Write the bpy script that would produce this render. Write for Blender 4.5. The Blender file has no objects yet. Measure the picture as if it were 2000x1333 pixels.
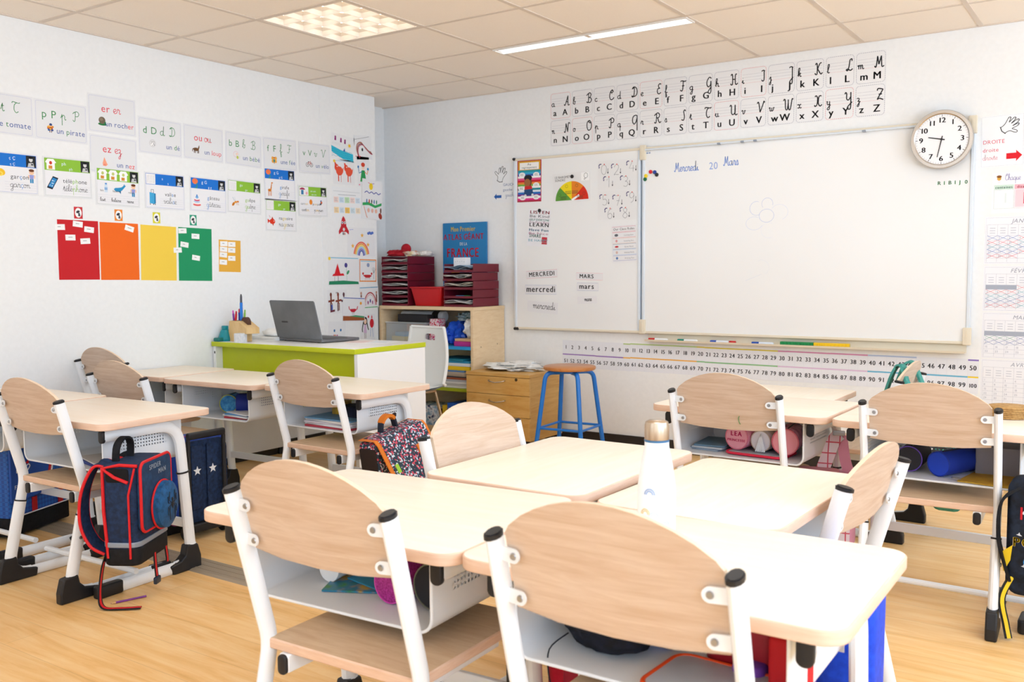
import bpy, bmesh, math, random
from mathutils import Vector, Matrix, noise
PI = math.pi
R = math.radians
SC = bpy.context.scene
COL = SC.collection
random.seed(7)

# ------------------------------------------------------------------ materials
def lin(h):
    h = h.lstrip('#')
    if len(h) == 3: h = ''.join(q*2 for q in h)
    c = [int(h[i:i+2], 16)/255 for i in (0, 2, 4)]
    return tuple(x/12.92 if x <= .04045 else ((x+.055)/1.055)**2.4 for x in c) + (1,)
MATS = {}
def mat(h, rough=.55, metal=0.0, spec=.4):
    k = (h, rough, metal, spec)
    if k in MATS: return MATS[k]
    m = bpy.data.materials.new('paint_' + h.strip('#')); m.use_nodes = True
    b = m.node_tree.nodes['Principled BSDF']
    b.inputs['Base Color'].default_value = lin(h); b.inputs['Roughness'].default_value = rough
    b.inputs['Metallic'].default_value = metal; b.inputs['Specular IOR Level'].default_value = spec
    MATS[k] = m
    return m
def nodemat(name):
    m = bpy.data.materials.new(name); m.use_nodes = True
    nt = m.node_tree
    return m, nt, nt.nodes['Principled BSDF']
def N(nt, t, **kw):
    n = nt.nodes.new(t)
    for k, v in kw.items():
        if k in n.inputs: n.inputs[k].default_value = v
        else: setattr(n, k, v)
    return n
def ramp(nt, stops):
    r = nt.nodes.new('ShaderNodeValToRGB'); e = r.color_ramp.elements
    while len(e) < len(stops): e.new(.5)
    for i, (p, h) in enumerate(stops): e[i].position = p; e[i].color = lin(h)
    return r
def wood(name, c1, c2, stretch, rough=.45, scale=1.0, spec=.35):
    m, nt, b = nodemat(name); L = nt.links.new
    tc = N(nt, 'ShaderNodeTexCoord'); mp = N(nt, 'ShaderNodeMapping'); mp.inputs['Scale'].default_value = [s*scale for s in stretch]
    L(tc.outputs['Object'], mp.inputs['Vector'])
    n1 = N(nt, 'ShaderNodeTexNoise', Scale=1.0, Detail=6.0, Roughness=.62, Distortion=.6); L(mp.outputs[0], n1.inputs['Vector'])
    r = ramp(nt, [(.33, c1), (.68, c2)]); L(n1.outputs['Fac'], r.inputs[0]); L(r.outputs[0], b.inputs['Base Color'])
    b.inputs['Roughness'].default_value = rough; b.inputs['Specular IOR Level'].default_value = spec
    bp = N(nt, 'ShaderNodeBump', Strength=.05, Distance=.002); L(n1.outputs['Fac'], bp.inputs['Height']); L(bp.outputs[0], b.inputs['Normal'])
    return m
def noisy(name, c1, c2, scale, rough=.8, bump=.1, detail=4, c3=None):
    m, nt, b = nodemat(name); L = nt.links.new
    tc = N(nt, 'ShaderNodeTexCoord'); n1 = N(nt, 'ShaderNodeTexNoise', Scale=scale, Detail=detail, Roughness=.6); L(tc.outputs['Object'], n1.inputs['Vector'])
    r = ramp(nt, [(.35, c1), (.65, c2)] if c3 is None else [(.35, c1), (.5, c2), (.65, c3)]); L(n1.outputs['Fac'], r.inputs[0]); L(r.outputs[0], b.inputs['Base Color'])
    b.inputs['Roughness'].default_value = rough; b.inputs['Specular IOR Level'].default_value = .25
    if bump:
        bp = N(nt, 'ShaderNodeBump', Strength=bump, Distance=.003); L(n1.outputs['Fac'], bp.inputs['Height']); L(bp.outputs[0], b.inputs['Normal'])
    return m
def perforated(name, h, ax, reg, pitch=.0125):
    """white sheet metal with square holes inside the region reg = (a0, a1, b0, b1) of the object's own axes ax"""
    m, nt, b = nodemat(name); L = nt.links.new
    b.inputs['Base Color'].default_value = lin(h); b.inputs['Roughness'].default_value = .4
    tc = N(nt, 'ShaderNodeTexCoord'); sp = N(nt, 'ShaderNodeSeparateXYZ'); L(tc.outputs['Object'], sp.inputs[0])
    def mth(op, a, b_=None):
        n = N(nt, 'ShaderNodeMath', operation=op)
        for i, v in enumerate((a, b_)):
            if v is None: continue
            if isinstance(v, (int, float)): n.inputs[i].default_value = v
            else: L(v, n.inputs[i])
        return n.outputs[0]
    out = None
    for a, lo, hi in ((ax[0], reg[0], reg[1]), (ax[1], reg[2], reg[3])):
        c = sp.outputs['xyz'.index(a)]
        f = mth('FRACT', mth('DIVIDE', c, pitch)); h1 = mth('LESS_THAN', f, .5)
        q = mth('MULTIPLY', h1, mth('MULTIPLY', mth('GREATER_THAN', c, lo), mth('LESS_THAN', c, hi)))
        out = q if out is None else mth('MULTIPLY', out, q)
    tr = N(nt, 'ShaderNodeBsdfTransparent'); mx = N(nt, 'ShaderNodeMixShader'); L(out, mx.inputs[0]); L(b.outputs[0], mx.inputs[1]); L(tr.outputs[0], mx.inputs[2])
    L(mx.outputs[0], nt.nodes['Material Output'].inputs['Surface'])
    return m
def clear(name, h, alpha):
    m, nt, b = nodemat(name); L = nt.links.new
    b.inputs['Base Color'].default_value = lin(h); b.inputs['Roughness'].default_value = .1; b.inputs['Alpha'].default_value = alpha
    return m
def glow(name, h, strength):
    m, nt, b = nodemat(name)
    b.inputs['Base Color'].default_value = lin(h); b.inputs['Emission Color'].default_value = lin(h); b.inputs['Emission Strength'].default_value = strength
    return m

# ------------------------------------------------------------------ mesh builder
def rr(a, b, r, n=5):
    """rounded rectangle outline, half sizes a x b"""
    r = max(1e-5, min(r, a, b)); o = []
    for cx, cy, a0 in ((a-r, b-r, 0), (-a+r, b-r, 90), (-a+r, -b+r, 180), (a-r, -b+r, 270)):
        for k in range(n+1):
            t = R(a0 + 90*k/n); o.append((cx+r*math.cos(t), cy+r*math.sin(t)))
    return o
def fillet(pts, r, n=6):
    P = [Vector(p) for p in pts]; o = [P[0]]
    for i in range(1, len(P)-1):
        ri = r[i-1] if isinstance(r, (list, tuple)) else r
        a = (P[i-1]-P[i]); b = (P[i+1]-P[i]); la, lb = a.length, b.length
        if ri <= 0: o.append(P[i]); continue
        a.normalize(); b.normalize(); ang = a.angle(b)
        d = min(ri/math.tan(ang/2) if ang > .01 else ri, la*.49, lb*.49)
        p0, p1 = P[i]+a*d, P[i]+b*d
        for k in range(n+1):
            t = k/n; o.append((1-t)**2*p0 + 2*t*(1-t)*P[i] + t*t*p1)
    o.append(P[-1])
    return o
def smooth(pts, n=5, closed=False):
    P = [Vector(p) for p in pts]; o = []; L = len(P)
    g = (lambda i: P[i % L]) if closed else (lambda i: P[max(0, min(L-1, i))])
    for i in range(L if closed else L-1):
        a, b, c, d = g(i-1), g(i), g(i+1), g(i+2)
        for k in range(n):
            t = k/n
            o.append(.5*((2*b)+(c-a)*t+(2*a-5*b+4*c-d)*t*t+(3*b-a-3*c+d)*t**3))
    if not closed: o.append(P[-1])
    return o
class MB:
    def __init__(s): s.v = []; s.f = []; s.m = []; s.T = Matrix.Identity(4)
    def add(s, vs, fs, m=0):
        b = len(s.v); s.v += [s.T @ Vector(p) for p in vs]
        for i, f in enumerate(fs):
            s.f.append(tuple(b+j for j in f)); s.m.append(m if isinstance(m, int) else m[i])
        return s
    def box(s, c, d, m=0, rz=0):
        x, y, z = [k/2 for k in d]; M = Matrix.Rotation(rz, 3, 'Z') if rz else Matrix.Identity(3)
        vs = [Vector(c) + M @ Vector((a*x, b*y, e*z)) for e in (-1, 1) for a, b in ((-1, -1), (1, -1), (1, 1), (-1, 1))]
        return s.add(vs, [(3, 2, 1, 0), (4, 5, 6, 7), (0, 1, 5, 4), (1, 2, 6, 5), (2, 3, 7, 6), (3, 0, 4, 7)], m)
    def b2(s, lo, hi, m=0):
        return s.box([(a+b)/2 for a, b in zip(lo, hi)], [b-a for a, b in zip(lo, hi)], m)
    def loft(s, loops, m=0, mcap=None, caps=True, closed=True):
        n = len(loops[0]); vs = [p for l in loops for p in l]; fs = []; ms = []
        for i in range(len(loops)-1):
            for j in range(n if closed else n-1):
                k = (j+1) % n; fs.append((i*n+j, i*n+k, (i+1)*n+k, (i+1)*n+j)); ms.append(m)
        if caps:
            mc = m if mcap is None else mcap
            e = (len(loops)-1)*n
            fs += [tuple(range(n-1, -1, -1)), tuple(range(e, e+n))]; ms += [mc, mc]
        return s.add(vs, fs, ms)
    def slab(s, c, d, r, e=.002, ax='z', m=0, mcap=None, n=5, taper=0, bulge=0):
        """rounded-corner slab; r corner radius, e edge rounding, thickness along ax"""
        k = 'xyz'.index(ax); o = [(1, 2), (2, 0), (0, 1)][k]
        a, b, t = d[o[0]]/2, d[o[1]]/2, d[k]/2; e = min(e, t); L = []
        st = 3 if e > 0 else 0
        prof = [(-t + e*(1-math.cos(R(90*i/3))), e*(1-math.sin(R(90*i/3)))) for i in range(st+1)]
        if bulge: prof += [(0, -bulge)]
        prof += [(-z, i) for z, i in reversed(prof[:st+1])]
        for z, i in prof:
            tp = 1 - taper*(z+t)/(2*t)
            lp = []
            for x, y in rr((a-i)*tp, (b-i)*tp, r-i, n):
                p = [0, 0, 0]; p[o[0]] = x; p[o[1]] = y; p[k] = z
                lp.append(Vector(c)+Vector(p))
            L.append(lp)
        return s.loft(L, m, mcap)
    def sweep(s, path, prof, m=0, side=None, caps=True, closed=False):
        P = [Vector(p) for p in path]; n = len(P); L = []; sd = Vector(side) if side else None
        for i in range(n):
            t = (P[(i+1) % n] - P[i-1]) if closed else (P[min(i+1, n-1)] - P[max(i-1, 0)])
            t.normalize()
            if side: u = Vector(side) - t*t.dot(Vector(side)); u.normalize()
            else:
                if sd is None: sd = Vector((0, 0, 1)) if abs(t.z) < .9 else Vector((1, 0, 0))
                u = sd - t*t.dot(sd); u.normalize(); sd = u
            w = t.cross(u); L.append([P[i] + u*a + w*b for a, b in prof])
        if closed: L.append(L[0]); caps = False
        return s.loft(L, m, caps=caps)
    def tube(s, path, r, m=0, seg=10, closed=False):
        return s.sweep(path, [(r*math.cos(2*PI*k/seg), r*math.sin(2*PI*k/seg)) for k in range(seg)], m, closed=closed)
    def oval(s, path, a, b, m=0, side=(1, 0, 0), seg=12, caps=True):
        return s.sweep(path, [(a*math.cos(2*PI*k/seg), b*math.sin(2*PI*k/seg)) for k in range(seg)], m, side, caps)
    def lathe(s, prof, c=(0, 0, 0), m=0, seg=24, ax='z'):
        L = []
        for r, h in prof:
            lp = []
            for k in range(seg):
                x, y = r*math.cos(2*PI*k/seg), r*math.sin(2*PI*k/seg)
                lp.append(Vector(c) + Vector({'z': (x, y, h), 'y': (y, h, x), 'x': (h, x, y)}[ax]))
            L.append(lp)
        return s.loft(L, m)
    def ell(s, c, d, m=0, u=16, v=10, f=None):
        vs = [Vector(c)+Vector((0, 0, -d[2]))]; fs = []
        for j in range(1, v):
            ph = -PI/2 + PI*j/v
            for k in range(u):
                t = 2*PI*k/u; vs.append(Vector(c)+Vector((d[0]*math.cos(ph)*math.cos(t), d[1]*math.cos(ph)*math.sin(t), d[2]*math.sin(ph))))
        vs.append(Vector(c)+Vector((0, 0, d[2])))
        for k in range(u): fs.append((0, 1+(k+1) % u, 1+k))
        for j in range(v-2):
            for k in range(u):
                a = 1+j*u+k; b = 1+j*u+(k+1) % u; fs.append((a, b, b+u, a+u))
        e = len(vs)-1
        for k in range(u): fs.append((e-u+k, e-u+(k+1) % u, e))
        if f: vs = [f(p) for p in vs]
        return s.add(vs, fs, m)
    def crumple(s, c, d, m=0, seed=0, amp=.25, freq=3.0, u=28, v=18):
        C = Vector(c); z0 = c[2]-d[2]*.8
        def f(p):
            q = p-C; k = Vector((q.x/d[0], q.y/d[1], q.z/d[2]))
            g = 1 + amp*(noise.noise(k*freq*.5+Vector((seed*7.1, 0, 0)))*1.1 + abs(noise.noise(k*freq+Vector((0, seed*3.3, 0))))*.9 - .25)
            w = C + q*g; w.z = max(w.z, z0)
            return w
        return s.ell(c, d, m, u, v, f)
    def prism(s, pts, map3, t, m=0, mcap=None):
        """2D outline -> solid; map3(x, y, h) gives the 3D point at height h"""
        return s.loft([[map3(x, y, 0) for x, y in pts], [map3(x, y, t) for x, y in pts]], m, mcap)
    def build(s, name, ms, parent=None, ang=32, bevel=0, loc=None):
        me = bpy.data.meshes.new(name)
        me.from_pydata([tuple(p) for p in s.v], [], s.f)
        ms = ms if isinstance(ms, (list, tuple)) else [ms]
        for q in ms: me.materials.append(q)
        me.polygons.foreach_set('material_index', [min(i, len(ms)-1) for i in s.m])
        bm = bmesh.new(); bm.from_mesh(me); bmesh.ops.recalc_face_normals(bm, faces=bm.faces); bm.to_mesh(me); bm.free()
        if ang:
            me.polygons.foreach_set('use_smooth', [True]*len(me.polygons)); me.set_sharp_from_angle(angle=R(ang))
        me.update()
        o = bpy.data.objects.new(name, me); COL.objects.link(o)
        if parent: o.parent = parent
        if loc: o.location = loc
        if bevel:
            b = o.modifiers.new('bevel', 'BEVEL'); b.width = bevel; b.segments = 2; b.limit_method = 'ANGLE'; b.angle_limit = R(40)
        return o
def tag(o, label, cat, group=None):
    o['label'] = label; o['category'] = cat
    if group: o['group'] = group
    return o
def thing(name, label, cat, loc=(0, 0, 0), rz=0, group=None):
    o = bpy.data.objects.new(name, None); COL.objects.link(o); o.location = loc; o.rotation_euler = (0, 0, R(rz)); o.empty_display_size = .1
    return tag(o, label, cat, group)
def struct(o): o['kind'] = 'structure'; return o
def dup(root, loc=None, rz=None, label=None, scale=None):
    def cp(o, par):
        c = o.copy(); COL.objects.link(c)
        if par: c.parent = par
        for ch in list(o.children): cp(ch, c)
        return c
    r = cp(root, None)
    if loc: r.location = loc
    if rz is not None: r.rotation_euler = (0, 0, R(rz))
    if scale: r.scale = scale
    if label: r['label'] = label
    return r
# ------------------------------------------------------------------ lettering
GL = {}
def glyph(ch, bold):
    k = (ch, bold)
    if k in GL: return GL[k]
    cu = bpy.data.curves.new('glyph', 'FONT'); cu.body = ch; cu.size = 1; cu.resolution_u = 3; cu.offset = 0.0
    ob = bpy.data.objects.new('glyph', cu); COL.objects.link(ob)
    dg = bpy.context.evaluated_depsgraph_get()
    me = bpy.data.meshes.new_from_object(ob.evaluated_get(dg))
    vs = [(v.co.x, v.co.y) for v in me.vertices]; fs = [tuple(p.vertices) for p in me.polygons]
    bpy.data.objects.remove(ob); bpy.data.curves.remove(cu); bpy.data.meshes.remove(me)
    if bold and vs: n = len(vs); fs = fs + [tuple(i+n for i in f) for f in fs] + [tuple(i+2*n for i in f) for f in fs]; vs = vs + [(x+.032, y+.012) for x, y in vs] + [(x+.058, y) for x, y in vs]
    adv = (max(x for x, y in vs) + .075) if vs else .3
    GL[k] = (vs, fs, adv); return GL[k]
CUR = dict(l for l in [r.split('=', 1) for r in '''a=9,9 5,10 1,7 1,3 4,0 8,3 9,10|9,10 9,3 11,0 13,2
b=0,2 4,12 6,20 4,22 2,18 2,4 5,0 8,3 7,8 6,9 10,8
c=8,8 5,10 1,7 1,3 4,0 9,2
d=9,9 5,10 1,7 1,3 4,0 8,3 10,22|10,22 9,3 11,0 13,2
e=0,3 6,6 7,9 4,10 1,7 1,3 4,0 9,2
f=0,2 5,12 6,20 4,22 3,18 3,-8 4,-12 6,-9 4,0 9,2
g=9,9 5,10 1,7 1,3 4,0 8,3 9,10|9,10 8,-8 5,-12 2,-9 11,1
h=0,2 4,12 6,20 4,22 2,18 2,0|2,5 6,10 8,8 8,2 10,0 12,2
i=0,2 3,9|3,9 3,2 5,0 7,2|2.6,14 3.4,14
j=0,2 4,9 4,-8 2,-12 0,-9 7,1|3.6,14 4.4,14
k=0,2 4,12 6,20 4,22 2,18 2,0|2,5 6,9 8,8 6,5 3,5|4,5 8,0 10,2
l=0,2 4,12 6,20 4,22 2,18 2,3 4,0 7,2
m=0,7 2,10 3,8 3,0|3,5 6,10 8,8 8,0|8,5 11,10 13,8 13,2 15,0 17,2
n=0,7 2,10 3,8 3,0|3,5 6,10 8,8 8,2 10,0 12,2
o=6,10 2,9 1,4 4,0 8,3 7,9 5,9 10,8
p=0,3 3,10|3,12 3,-12|3,5 6,10 9,8 9,2 11,0 12,2
q=9,9 5,10 1,7 1,3 4,0 8,3 9,10|9,10 9,-12|9,-3 12,2
r=0,2 3,11 4,9 7,9 6,2 8,0 10,2
s=0,2 4,11 6,5 5,0 1,1|5,0 8,2
t=0,3 4,16|4,16 4,2 6,0 8,2|1,11 7,11
u=0,3 2,10 2,2 5,0 8,3 8,10|8,10 8,2 10,0 12,2
v=0,7 2,10 4,8 4,2 6,0 9,4 9,9 12,8
w=0,7 2,10 3,8 3,2 5,0 8,3 8,9|8,9 8,2 10,0 13,4 13,9 16,8
x=0,8 3,10 6,7 6,3 3,0 1,2|11,9 9,10 6,7|6,3 9,0 12,2
y=0,8 2,10 2,3 5,1 8,4 8,10|8,10 8,-8 5,-12 2,-9 11,1
z=0,8 3,10 6,7 2,1|2,1 5,3 6,-4 4,-11 1,-9 9,2
A=0,3 2,0 5,4 12,22|12,22 12,3 14,0 17,2|5,8 13,8
B=0,16 3,20|6,21 5,3 2,0 0,3|3,19 9,22 13,18 10,12 6,11|6,11 12,10 14,5 10,0 4,1
C=11,19 9,22 6,19 7,15 11,17 12,20|12,21 6,20 2,12 2,5 6,0 12,2 14,5
D=3,18 8,20 7,4 3,0 1,3 7,1 14,4 16,12 13,20 6,22 2,18
E=12,20 9,22 5,19 6,14 9,12|9,12 3,11 2,4 6,0 12,3
F=2,20 5,22 14,20 16,22|9,21 8,5 5,0 1,3|6,11 12,11
G=13,19 8,22 2,14 2,6 6,2 11,6 12,14|12,14 12,-8 8,-12 5,-8 13,2
H=1,19 3,22 5,19 5,2 2,0 0,3|16,21 12,20 12,3 15,0 18,3|5,11 12,11
I=0,20 4,22 8,20|6,21 6,4 3,0 0,3
J=0,20 4,22 9,20|7,21 7,-8 4,-12 1,-8 9,1
K=1,19 3,22 5,19 5,2 2,0 0,3|15,22 11,21 6,11|6,11 11,3 14,0 17,3
L=12,18 12,22 8,20 6,8 3,0 0,2 4,3 9,0 14,3
M=0,3 2,0 4,4 6,21|6,21 9,5|9,5 14,21|14,21 15,3 17,0 20,2
N=0,3 2,0 4,4 6,21|6,21 11,1|11,1 13,20 16,22 17,19
O=9,22 3,19 1,10 4,1 9,0 14,5 14,15 9,22 7,18 12,16
P=0,16 3,20|6,21 5,3 2,0 0,3|3,19 9,22 14,18 12,12 6,11
Q=14,21 9,22 3,19 1,10 5,3 10,6 14,16|14,22 14,-12
R=0,16 3,20|6,21 5,3 2,0 0,3|3,19 9,22 14,18 12,12 6,11|9,11 12,3 15,0 18,3
S=12,19 10,22 7,19 8,13 9,6 6,0 1,2
T=0,19 2,22 14,20 16,22|10,21 5,16 4,6 8,0 13,3
U=0,18 2,21 4,18 4,5 8,1 13,6 13,21|13,21 13,3 16,0 19,2
V=0,18 2,21 4,18 7,0|7,0 14,16 16,22 18,19
W=0,18 2,21 4,18 5,2 9,0 11,12|11,20 12,2 16,0 20,20 22,19
X=1,19 4,21 7,16 6,4 2,0 0,3|16,20 11,20 9,14 9,5 13,0 17,3|6,10 10,10
Y=0,18 2,21 4,18 4,9 8,6 13,12|13,21 13,-8 9,-12 6,-8 16,2
Z=1,18 3,22 13,20|13,20 1,1|1,1 6,3 14,0|4,11 11,11'''.split('\n')])
ACC = {'\u00e9': ('e', '3,13 6,17'), '\u00ea': ('e', '2,13 4,16 6,13'), '\u00e2': ('a', '3,13 5,16 7,13'), '\u00e7': ('c', '5,0 6,-3 3,-5')}
def cursive(ch):
    a = None
    if ch in ACC: ch, a = ACC[ch]
    st = CUR[ch].split('|') + ([a] if a else [])
    o = []
    for q in st:
        p = [tuple(float(t) for t in w.split(',')) for w in q.split()]
        o.append([(v.x, v.y) for v in smooth([(x, y, 0) for x, y in p], 4)] if len(p) > 2 else p)
    return o, max(x for q in o for x, y in q)
def ribbon(pts, w, closed=False):
    """flat stroke of width w along pts -> verts, quads"""
    n = len(pts); vs = []; fs = []
    for i in range(n):
        a = pts[i-1] if (i or closed) else pts[i]; b = pts[(i+1) % n] if (i < n-1 or closed) else pts[i]
        dx, dy = b[0]-a[0], b[1]-a[1]; l = math.hypot(dx, dy) or 1; nx, ny = -dy/l*w/2, dx/l*w/2
        vs += [(pts[i][0]+nx, pts[i][1]+ny), (pts[i][0]-nx, pts[i][1]-ny)]
    for i in range(n if closed else n-1):
        j = (i+1) % n; fs.append((2*i, 2*i+1, 2*j+1, 2*j))
    return vs, fs
class Ink:
    """printing laid on a flat sheet; millimetres, origin at the lower left corner"""
    def __init__(s): s.v = []; s.f = []; s.m = []; s.ms = []; s.k = 0
    def put(s, vs, fs, color):
        mt = color if not isinstance(color, str) else mat(color, .6, 0, .2)
        if mt not in s.ms: s.ms.append(mt)
        s.k += 1; b = len(s.v); z = .05 + .012*s.k
        s.v += [(x, y, z) for x, y in vs]; s.f += [tuple(b+i for i in f) for f in fs]; s.m += [s.ms.index(mt)]*len(fs)
    def make(s, name, parent, w, h, t):
        if not s.v: return
        me = bpy.data.meshes.new(name)
        me.from_pydata([((x-w/2)/1000, (y-h/2)/1000, t+z/1000) for x, y, z in s.v], [], s.f)
        for q in s.ms: me.materials.append(q)
        me.polygons.foreach_set('material_index', s.m); me.update()
        o = bpy.data.objects.new(name, me); COL.objects.link(o); o.parent = parent
        return o
FR = {'L': (Vector((-4.70, 0, 0)), Vector((0, 1, 0)), Vector((1, 0, 0))), 'P': (Vector((-4.697, 0, 0)), Vector((0, 1, 0)), Vector((1, 0, 0))),
      'B': (Vector((0, 5.58, 0)), Vector((1, 0, 0)), Vector((0, -1, 0))), 'W': (Vector((0, 5.55, 0)), Vector((1, 0, 0)), Vector((0, -1, 0)))}
class Sheet:
    def __init__(s, name, label, cat, fr, u, z, w, h, ang=0, color='#e6e7ea', group=None, lift=0.0, t=.0008, out=None, M=None, rough=.4):
        s.w, s.h, s.t = w*1000, h*1000, t
        if M is None:
            O, U, Nn = FR[fr]; a = R(ang)
            X = U*math.cos(a) + Vector((0, 0, 1))*math.sin(a); Y = Vector((0, 0, 1))*math.cos(a) - U*math.sin(a)
            p = O + U*u + Vector((0, 0, z)) + Nn*lift
            M = Matrix(((X.x, Y.x, Nn.x, p.x), (X.y, Y.y, Nn.y, p.y), (X.z, Y.z, Nn.z, p.z), (0, 0, 0, 1)))
        mb = MB()
        pts = out or [(-w/2, -h/2), (w/2, -h/2), (w/2, h/2), (-w/2, h/2)]
        mb.prism(pts, lambda x, y, k: (x, y, -.0003+k), t+.0003)
        s.o = mb.build(name, color if not isinstance(color, str) else mat(color, rough, 0, .4), ang=0)
        s.o.matrix_world = M; tag(s.o, label, cat, group)
        s.pic = Ink(); s.let = Ink()
    def poly(s, pts, c, L=False): (s.let if L else s.pic).put(pts, [tuple(range(len(pts)))], c)
    def rect(s, x0, y0, x1, y1, c, L=False): s.poly([(x0, y0), (x1, y0), (x1, y1), (x0, y1)], c, L)
    def ell(s, x, y, a, b, c, n=18, rot=0, t0=0, t1=360, L=False):
        P = []
        for k in range(n + (t1-t0 < 360)):
            t = R(t0+(t1-t0)*k/n); p, q = a*math.cos(t), b*math.sin(t)
            P.append((x+p*math.cos(R(rot))-q*math.sin(R(rot)), y+p*math.sin(R(rot))+q*math.cos(R(rot))))
        if t1-t0 < 360: P.append((x, y))
        s.poly(P, c, L)
    def line(s, pts, w, c, closed=False, sm=False, L=False):
        if sm: pts = [(v.x, v.y) for v in smooth([(x, y, 0) for x, y in pts], 5, closed)]
        v, f = ribbon(pts, w, closed); (s.let if L else s.pic).put(v, f, c)
    def arc(s, x, y, r, t0, t1, w, c, ry=None, n=14):
        s.line([(x+r*math.cos(R(t0+(t1-t0)*k/n)), y+(ry or r)*math.sin(R(t0+(t1-t0)*k/n))) for k in range(n+1)], w, c)
    def frame(s, i, c, w=.7, r=6):
        o = [(s.w/2+x, s.h/2+y) for x, y in rr(s.w/2-i, s.h/2-i, r, 3)]; s.line(o, w, c, True, L=True)
    def text(s, t, x, y, size, c='#2b2b30', bold=False, align='l', sx=1.0, shear=0, alt=None):
        """alt = {index: colour} paints single letters"""
        W = sum(glyph(ch, bold)[2] if ch != ' ' else .3 for ch in t)*size*sx
        x -= W*{'l': 0, 'c': .5, 'r': 1}[align]
        for i, ch in enumerate(t):
            if ch == ' ': x += .3*size*sx; continue
            vs, fs, ad = glyph(ch, bold)
            s.let.put([(x+a*size*sx+b*size*shear, y+b*size) for a, b in vs], fs, alt[i] if alt and i in alt else c)
            s.let.k -= 1
            x += ad*size*sx
        s.let.k += 1
    def script(s, t, x, y, xh, c='#2b2b30', w=None, align='l', sx=1.0, alt=None):
        """joined handwriting; xh = height of a small letter"""
        q = xh/10; W = sum((cursive(ch)[1]*.97 if ch != ' ' else 8) for ch in t)*q*sx
        x -= W*{'l': 0, 'c': .5, 'r': 1}[align]
        for i, ch in enumerate(t):
            if ch == ' ': x += 8*q*sx; continue
            st, ad = cursive(ch)
            for p in st:
                v, f = ribbon([(x+a*q*sx, y+b*q) for a, b in p], w or xh*.16); s.let.put(v, f, alt[i] if alt and i in alt else c); s.let.k -= 1
            x += ad*.97*q*sx
        s.let.k += 1
    def done(s):
        s.pic.make('picture', s.o, s.w, s.h, s.t); s.let.k += 0
        for i, v in enumerate(s.let.v): s.let.v[i] = (v[0], v[1], v[2] + .012*s.pic.k)
        s.let.make('lettering', s.o, s.w, s.h, s.t)
        return s.o
# ------------------------------------------------------------------ room, lights, camera
XL, YB, XR, YF, ZC = -4.70, 5.58, 2.30, -2.20, 2.468
wall_m = noisy('wall_paint', '#eeeff0', '#f1f2f3', 40, .75, .015)
ceil_m = noisy('ceiling_tile_mineral', '#f8ecdf', '#faf0e4', 260, .9, .04)
def floor_mat():
    m, nt, b = nodemat('wood_look_vinyl'); L = nt.links.new
    tc = N(nt, 'ShaderNodeTexCoord')
    mp = N(nt, 'ShaderNodeMapping'); mp.inputs['Scale'].default_value = (.9, 9, 1); L(tc.outputs['Object'], mp.inputs[0])
    n1 = N(nt, 'ShaderNodeTexNoise', Scale=2.2, Detail=8.0, Roughness=.66, Distortion=.8); L(mp.outputs[0], n1.inputs['Vector'])
    n2 = N(nt, 'ShaderNodeTexNoise', Scale=2.4, Detail=3.0); L(tc.outputs['Object'], n2.inputs['Vector'])
    mx = N(nt, 'ShaderNodeMath', operation='MULTIPLY_ADD'); mx.inputs[1].default_value = .35; L(n2.outputs['Fac'], mx.inputs[0]); L(n1.outputs['Fac'], mx.inputs[2])
    r = ramp(nt, [(.46, '#dfab66'), (.62, '#edbd7c'), (.83, '#f5cf97')]); L(mx.outputs[0], r.inputs[0])
    br = N(nt, 'ShaderNodeTexBrick', Scale=1.0); br.offset = .5
    br.inputs['Mortar Size'].default_value = .0012; br.inputs['Brick Width'].default_value = 2.0; br.inputs['Row Height'].default_value = .15
    br.inputs['Color1'].default_value = (1, 1, 1, 1); br.inputs['Color2'].default_value = (.93, .93, .93, 1); br.inputs['Mortar'].default_value = (.78, .76, .74, 1)
    L(tc.outputs['Object'], br.inputs['Vector'])
    mm = N(nt, 'ShaderNodeMix', data_type='RGBA', blend_type='MULTIPLY'); mm.inputs[0].default_value = 1
    L(r.outputs[0], mm.inputs[6]); L(br.outputs['Color'], mm.inputs[7]); L(mm.outputs[2], b.inputs['Base Color'])
    b.inputs['Roughness'].default_value = .42; b.inputs['Specular IOR Level'].default_value = .35
    return m
struct(MB().b2((-5.1, YF, -.1), (XR, YB, 0)).build('floor', floor_mat(), ang=0))
cm = MB(); PAN = [(-3.755, -3.179, 3.287, 3.863), (-1.355, -.779, 3.887, 4.463)]
cxs = sorted({-5.1, XR+.15} | {p[i] for p in PAN for i in (0, 1)}); cys = sorted({YF-.15, YB+.15} | {p[i] for p in PAN for i in (2, 3)})
for xa, xb in zip(cxs, cxs[1:]):
    for ya, yb in zip(cys, cys[1:]):
        if not any(abs(xa-p[0]) < .01 and abs(ya-p[2]) < .01 for p in PAN): cm.b2((xa, ya, ZC), (xb, yb, ZC+.1))
struct(cm.build('ceiling', ceil_m, ang=0))
w = MB()
w.b2((-5.1, YF, 0), (XL, 4.613, ZC)); w.b2((-5.1, 4.613, 0), (-4.697, 5.165, ZC)); w.b2((-5.1, 5.165, 0), (-4.98, YB, ZC))
struct(w.build('wall_left', wall_m, ang=0))
struct(MB().b2((-5.1, YB, 0), (XR+.15, YB+.15, ZC)).build('wall_back', wall_m, ang=0))
w = MB(); added_wins = [(-3.6, -1.2), (-.7, 1.7)]  # front windows are made up, to light the room from behind the camera
w.b2((-5.1, YF-.15, 0), (XR+.15, YF, .85)); w.b2((-5.1, YF-.15, 2.3), (XR+.15, YF, ZC))
for a, b in ((-5.1, -3.6), (-1.2, -.7), (1.7, XR+.15)): w.b2((a, YF-.15, .85), (b, YF, 2.3))
struct(w.build('wall_front', wall_m, ang=0))
w = MB(); wins = [(-2.0, -.2), (.3, 2.1), (2.6, 4.4)]
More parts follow.
